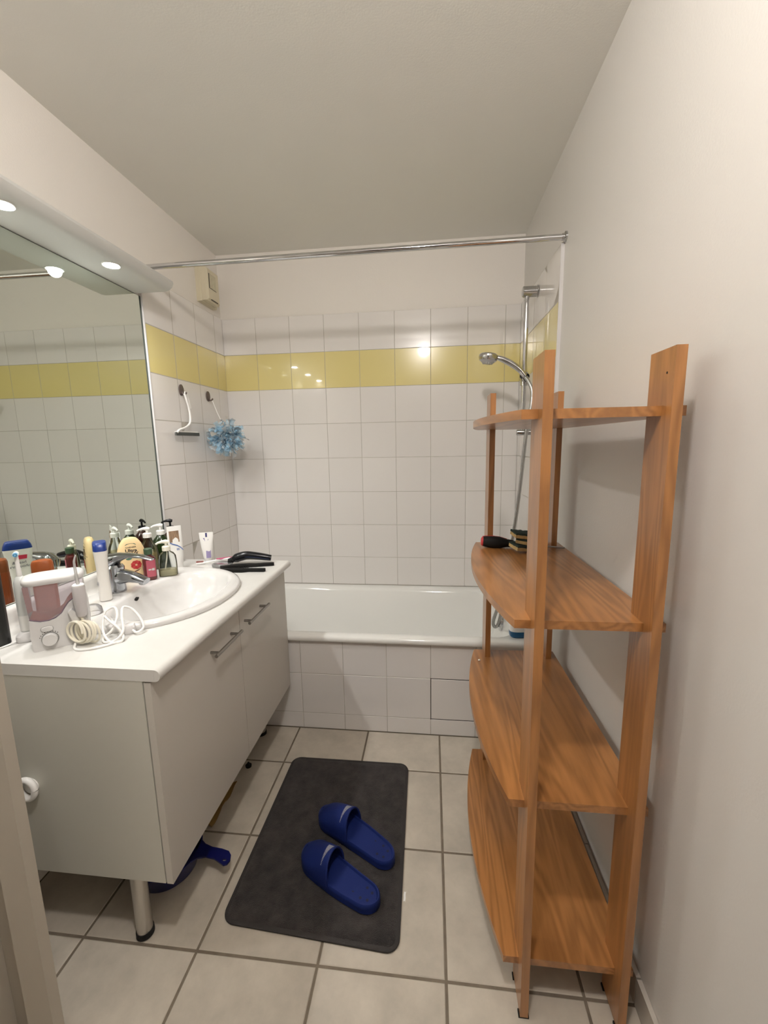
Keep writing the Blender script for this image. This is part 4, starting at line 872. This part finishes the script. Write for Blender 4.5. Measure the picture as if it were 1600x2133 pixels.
def slide(toe, heel, mirror, label):
    toe, heel = Vector((*toe, 0)), Vector((*heel, 0)); ax_ = toe - heel; L = ax_.length
    ang = math.atan2(ax_.y, ax_.x)
    t = thing('slide_sandal', label, 'sandal', (heel.x, heel.y, ZR), ang, 'pair of navy slides on the bath mat')
    s = mirror
    def halfw(q):   # q 0 heel .. 1 toe : (left, right) half widths
        base = 0.0385 + 0.0095 * math.sin(min(1, max(0, (q - 0.15) / 0.62)) * PI / 2)
        e = 1.0
        if q < 0.16: e = math.sqrt(max(0, 1 - ((0.16 - q) / 0.16) ** 2))
        if q > 0.80: e = math.sqrt(max(0, 1 - ((q - 0.80) / 0.20) ** 2))
        return base * e
    def cl(q): return s * 0.006 * math.sin(q * PI)
    def outline(k, z, n_=32):
        pts = []
        for i in range(n_ + 1):
            q = 0.5 - 0.5 * math.cos(PI * i / n_); pts.append((q, halfw(q) - k))
        qq = lambda q: k * 0.9 + q * (L - 1.8 * k)
        lft = [(qq(q), cl(q) + max(0, h), z + 0.006 * max(0, (q - 0.75) / 0.25) ** 2) for q, h in pts]
        rgt = [(qq(q), cl(q) - max(0, h), z + 0.006 * max(0, (q - 0.75) / 0.25) ** 2) for q, h in reversed(pts[1:-1])]
        return lft + rgt
    bm = bmesh.new(); loft(bm, [outline(0.004, 0.0003), outline(0.0, 0.004), outline(0.0005, 0.014), outline(0.0, 0.016), outline(0.0005, 0.029), outline(0.0025, 0.0325), outline(0.0055, 0.0325), outline(0.0085, 0.0265)])
    obj('sole', bm, M_blue, t, smooth=50)
    # upper: an arch over the front half, closed toward the toe
    n1, n2 = 18, 22; q0, q1 = 0.565, 0.985
    def arch(i, j, off):
        v_ = j / n2; a = PI * v_; k = i / n1
        skew = -0.02 * math.cos(a)
        q = q0 + (q1 - q0) * k + skew * (1 - k) + 0.035 * (1 - k) * math.sin(a) - 0.03 * (1 - k)
        hh = (0.071 * (1 - k) ** 0.62 + 0.004) * (1.0 - 0.12 * (1 - k) * 0) - off
        hw = halfw(min(0.995, max(0.01, q))) - off * 0.7
        zz_ = 0.0255 + hh * (math.sin(a) ** 0.8) if math.sin(a) > 0 else 0.0255
        return (q * L - off * 0.5 * (1 if k > 0.9 else 0), cl(q) + hw * math.cos(a), zz_)
    bm = bmesh.new()
    for off in (0.0, 0.0045):
        gg = [[bm.verts.new(arch(i, j, off)) for j in range(n2 + 1)] for i in range(n1 + 1)]
        for i in range(n1):
            for j in range(n2): bm.faces.new((gg[i][j], gg[i][j + 1], gg[i + 1][j + 1], gg[i + 1][j]))
        if off == 0: first = gg
    for j in range(n2): bm.faces.new((first[0][j], first[0][j + 1], gg[0][j + 1], gg[0][j]))
    up_ = obj('upper', bm, M_blue, t, smooth=60)
    rim = [Vector(arch(0, j, 0.002)) for j in range(n2 + 1)]; obj('upper_rim', T(rim, 0.0032, 8), M_blue, t)
    # tapering stripe print across the upper
    side_ = 1 if True else -1
    for k in range(19):
        f = k / 18; v0 = 0.60 - 0.38 * f; wd = (0.0105 * (1 - f) ** 1.5 + 0.0011) / (L * (q1 - q0)) * n1; kk = (0.13 + 0.05 * f) * n1
        dv = 0.0085 * n2
        p = lambda i, j: Vector(arch(i, j, -0.0007))
        bm = bmesh.new(); bm.faces.new([bm.verts.new(x) for x in (p(kk - wd, v0 * n2), p(kk + wd, v0 * n2), p(kk + wd, v0 * n2 + dv), p(kk - wd, v0 * n2 + dv))]); obj('stripe_print', bm, M_print, up_, smooth=0)
    for q, y in ((0.10, -0.012), (0.10, 0.012), (0.17, -0.017), (0.17, 0.017), (0.27, -0.012), (0.27, 0.012)):
        obj('vent_hole', T([(q * L, cl(q) + y, 0.0266), (q * L, cl(q) + y, 0.0269)], 0.0042, 10), M_blued, t)
slide((0.806, 1.150), (1.066, 1.006), 1, 'navy blue slide nearer the room door on the bath mat')
slide((0.822, 1.296), (1.098, 1.134), -1, 'navy blue slide nearer the bath on the bath mat')

t = thing('plastic_dipper', 'dark blue plastic dipper with handle on the floor under the cabinet', 'dipper', (0.368, 1.080, 0.0003), 0.02)
sec = [(0.0, 0.080), (0.003, 0.088), (0.060, 0.104), (0.064, 0.107), (0.065, 0.103), (0.060, 0.100), (0.006, 0.085), (0.005, 0.02)]
obj('bowl', stack([(z, r, r) for z, r in sec], 48), M_bluep, t)
hpl = [(0.100, -0.036), (0.116, -0.022), (0.140, -0.016), (0.168, -0.018), (0.190, -0.027), (0.204, -0.033), (0.215, -0.028), (0.219, -0.014), (0.214, 0.002), (0.202, 0.013), (0.178, 0.017), (0.145, 0.018), (0.118, 0.026), (0.100, 0.038)]
bm = bmesh.new(); hol = [(0.2010 + 0.0065 * math.cos(a), -0.017 + 0.0035 * math.sin(a)) for a in [2 * PI * k / 14 for k in range(14)]]
hz = lambda x: 0.060 - 0.10 * max(0, x - 0.14)
vo = [bm.verts.new((x, y, hz(x))) for x, y in hpl]; vi = [bm.verts.new((x, y, hz(x))) for x, y in hol]
eo = [bm.edges.new((vo[i], vo[(i + 1) % 14])) for i in range(14)]; ei = [bm.edges.new((vi[i], vi[(i + 1) % 14])) for i in range(14)]
bmesh.ops.triangle_fill(bm, edges=eo + ei, use_beauty=True)
ret = bmesh.ops.extrude_face_region(bm, geom=bm.faces[:])
for v in ret['geom']:
    if isinstance(v, bmesh.types.BMVert): v.co.z += 0.005
obj('handle', bm, M_bluep, t, smooth=30)

bm = bmesh.new(); n_ = 10; g = [[bm.verts.new((0.335 + 0.105 * i / n_, 1.22 + 0.20 * j / n_, 0.004 + 0.016 * abs(math.sin(i * 0.9 + j * 0.5)) * abs(math.cos(j * 0.7)))) for i in range(n_ + 1)] for j in range(n_ + 1)]
for j in range(n_):
    for i in range(n_): bm.faces.new((g[j][i], g[j][i + 1], g[j + 1][i + 1], g[j + 1][i]))
ret = bmesh.ops.extrude_face_region(bm, geom=bm.faces[:])
for v in ret['geom']:
    if isinstance(v, bmesh.types.BMVert): v.co.z = max(0.0003, v.co.z - 0.004)
single('floor_cloth', bm, mat('ochre_cloth', (0.22, 0.13, 0.03), 0.9, bump=0.6, bscale=300), 'crumpled ochre cloth on the floor under the cabinet', 'cloth', (0.385, 1.32, 0.0003), smooth=60)
single('drain_plug', stack([(0.0003, 0.012, 0.012), (0.008, 0.013, 0.013), (0.010, 0.006, 0.006), (0.018, 0.005, 0.005), (0.021, 0.003, 0.003)], 24, cx=0.446, cy=1.515), M_blackm, 'small black rubber plug on the floor under the cabinet doors', 'plug', (0.446, 1.515, 0.0003))
bm = bmesh.new(); g = [[bm.verts.new((1.1350 + 0.0030 * i + 0.001 * (j % 2), 1.045 + 0.009 * j, 0.0004 + 0.003 * ((i + j) % 2))) for i in range(3)] for j in range(4)]
for j in range(3):
    for i in range(2): bm.faces.new((g[j][i], g[j][i + 1], g[j + 1][i + 1], g[j + 1][i]))
single('paper_scrap', bm, M_white, 'tiny white paper scrap on the floor at the edge of the bath mat', 'scrap', (1.138, 1.058, 0.0004))
single('crumb', stack([(0.5577, 0.004, 0.003), (0.5600, 0.005, 0.004), (0.5625, 0.003, 0.002)], 10, cx=1.392, cy=1.455), M_cr, 'small cream crumb on the third wooden shelf down', 'crumb', (1.392, 1.455, 0.5577))

# white ring hook on the end of the cabinet
t = thing('ring_hook', 'white plastic ring hook on the cabinet end panel beside the door frame', 'hook', (0.206, Y0 - 0.0003, 0.497))
bm = bmesh.new(); ringp = [(0.022 * math.cos(a) - 0.006, -0.014, 0.026 * math.sin(a)) for a in [2 * PI * k / 28 for k in range(29)]]
tube(bm, ringp, 0.0078, 12, cap=False); bmesh.ops.remove_doubles(bm, verts=bm.verts, dist=0.0004)
obj('ring', bm, M_white, t)
obj('back_plate', disc(-0.006, 0.0, ((0.0, 0.020), (-0.005, 0.020), (-0.0065, 0.017))), M_white, t)
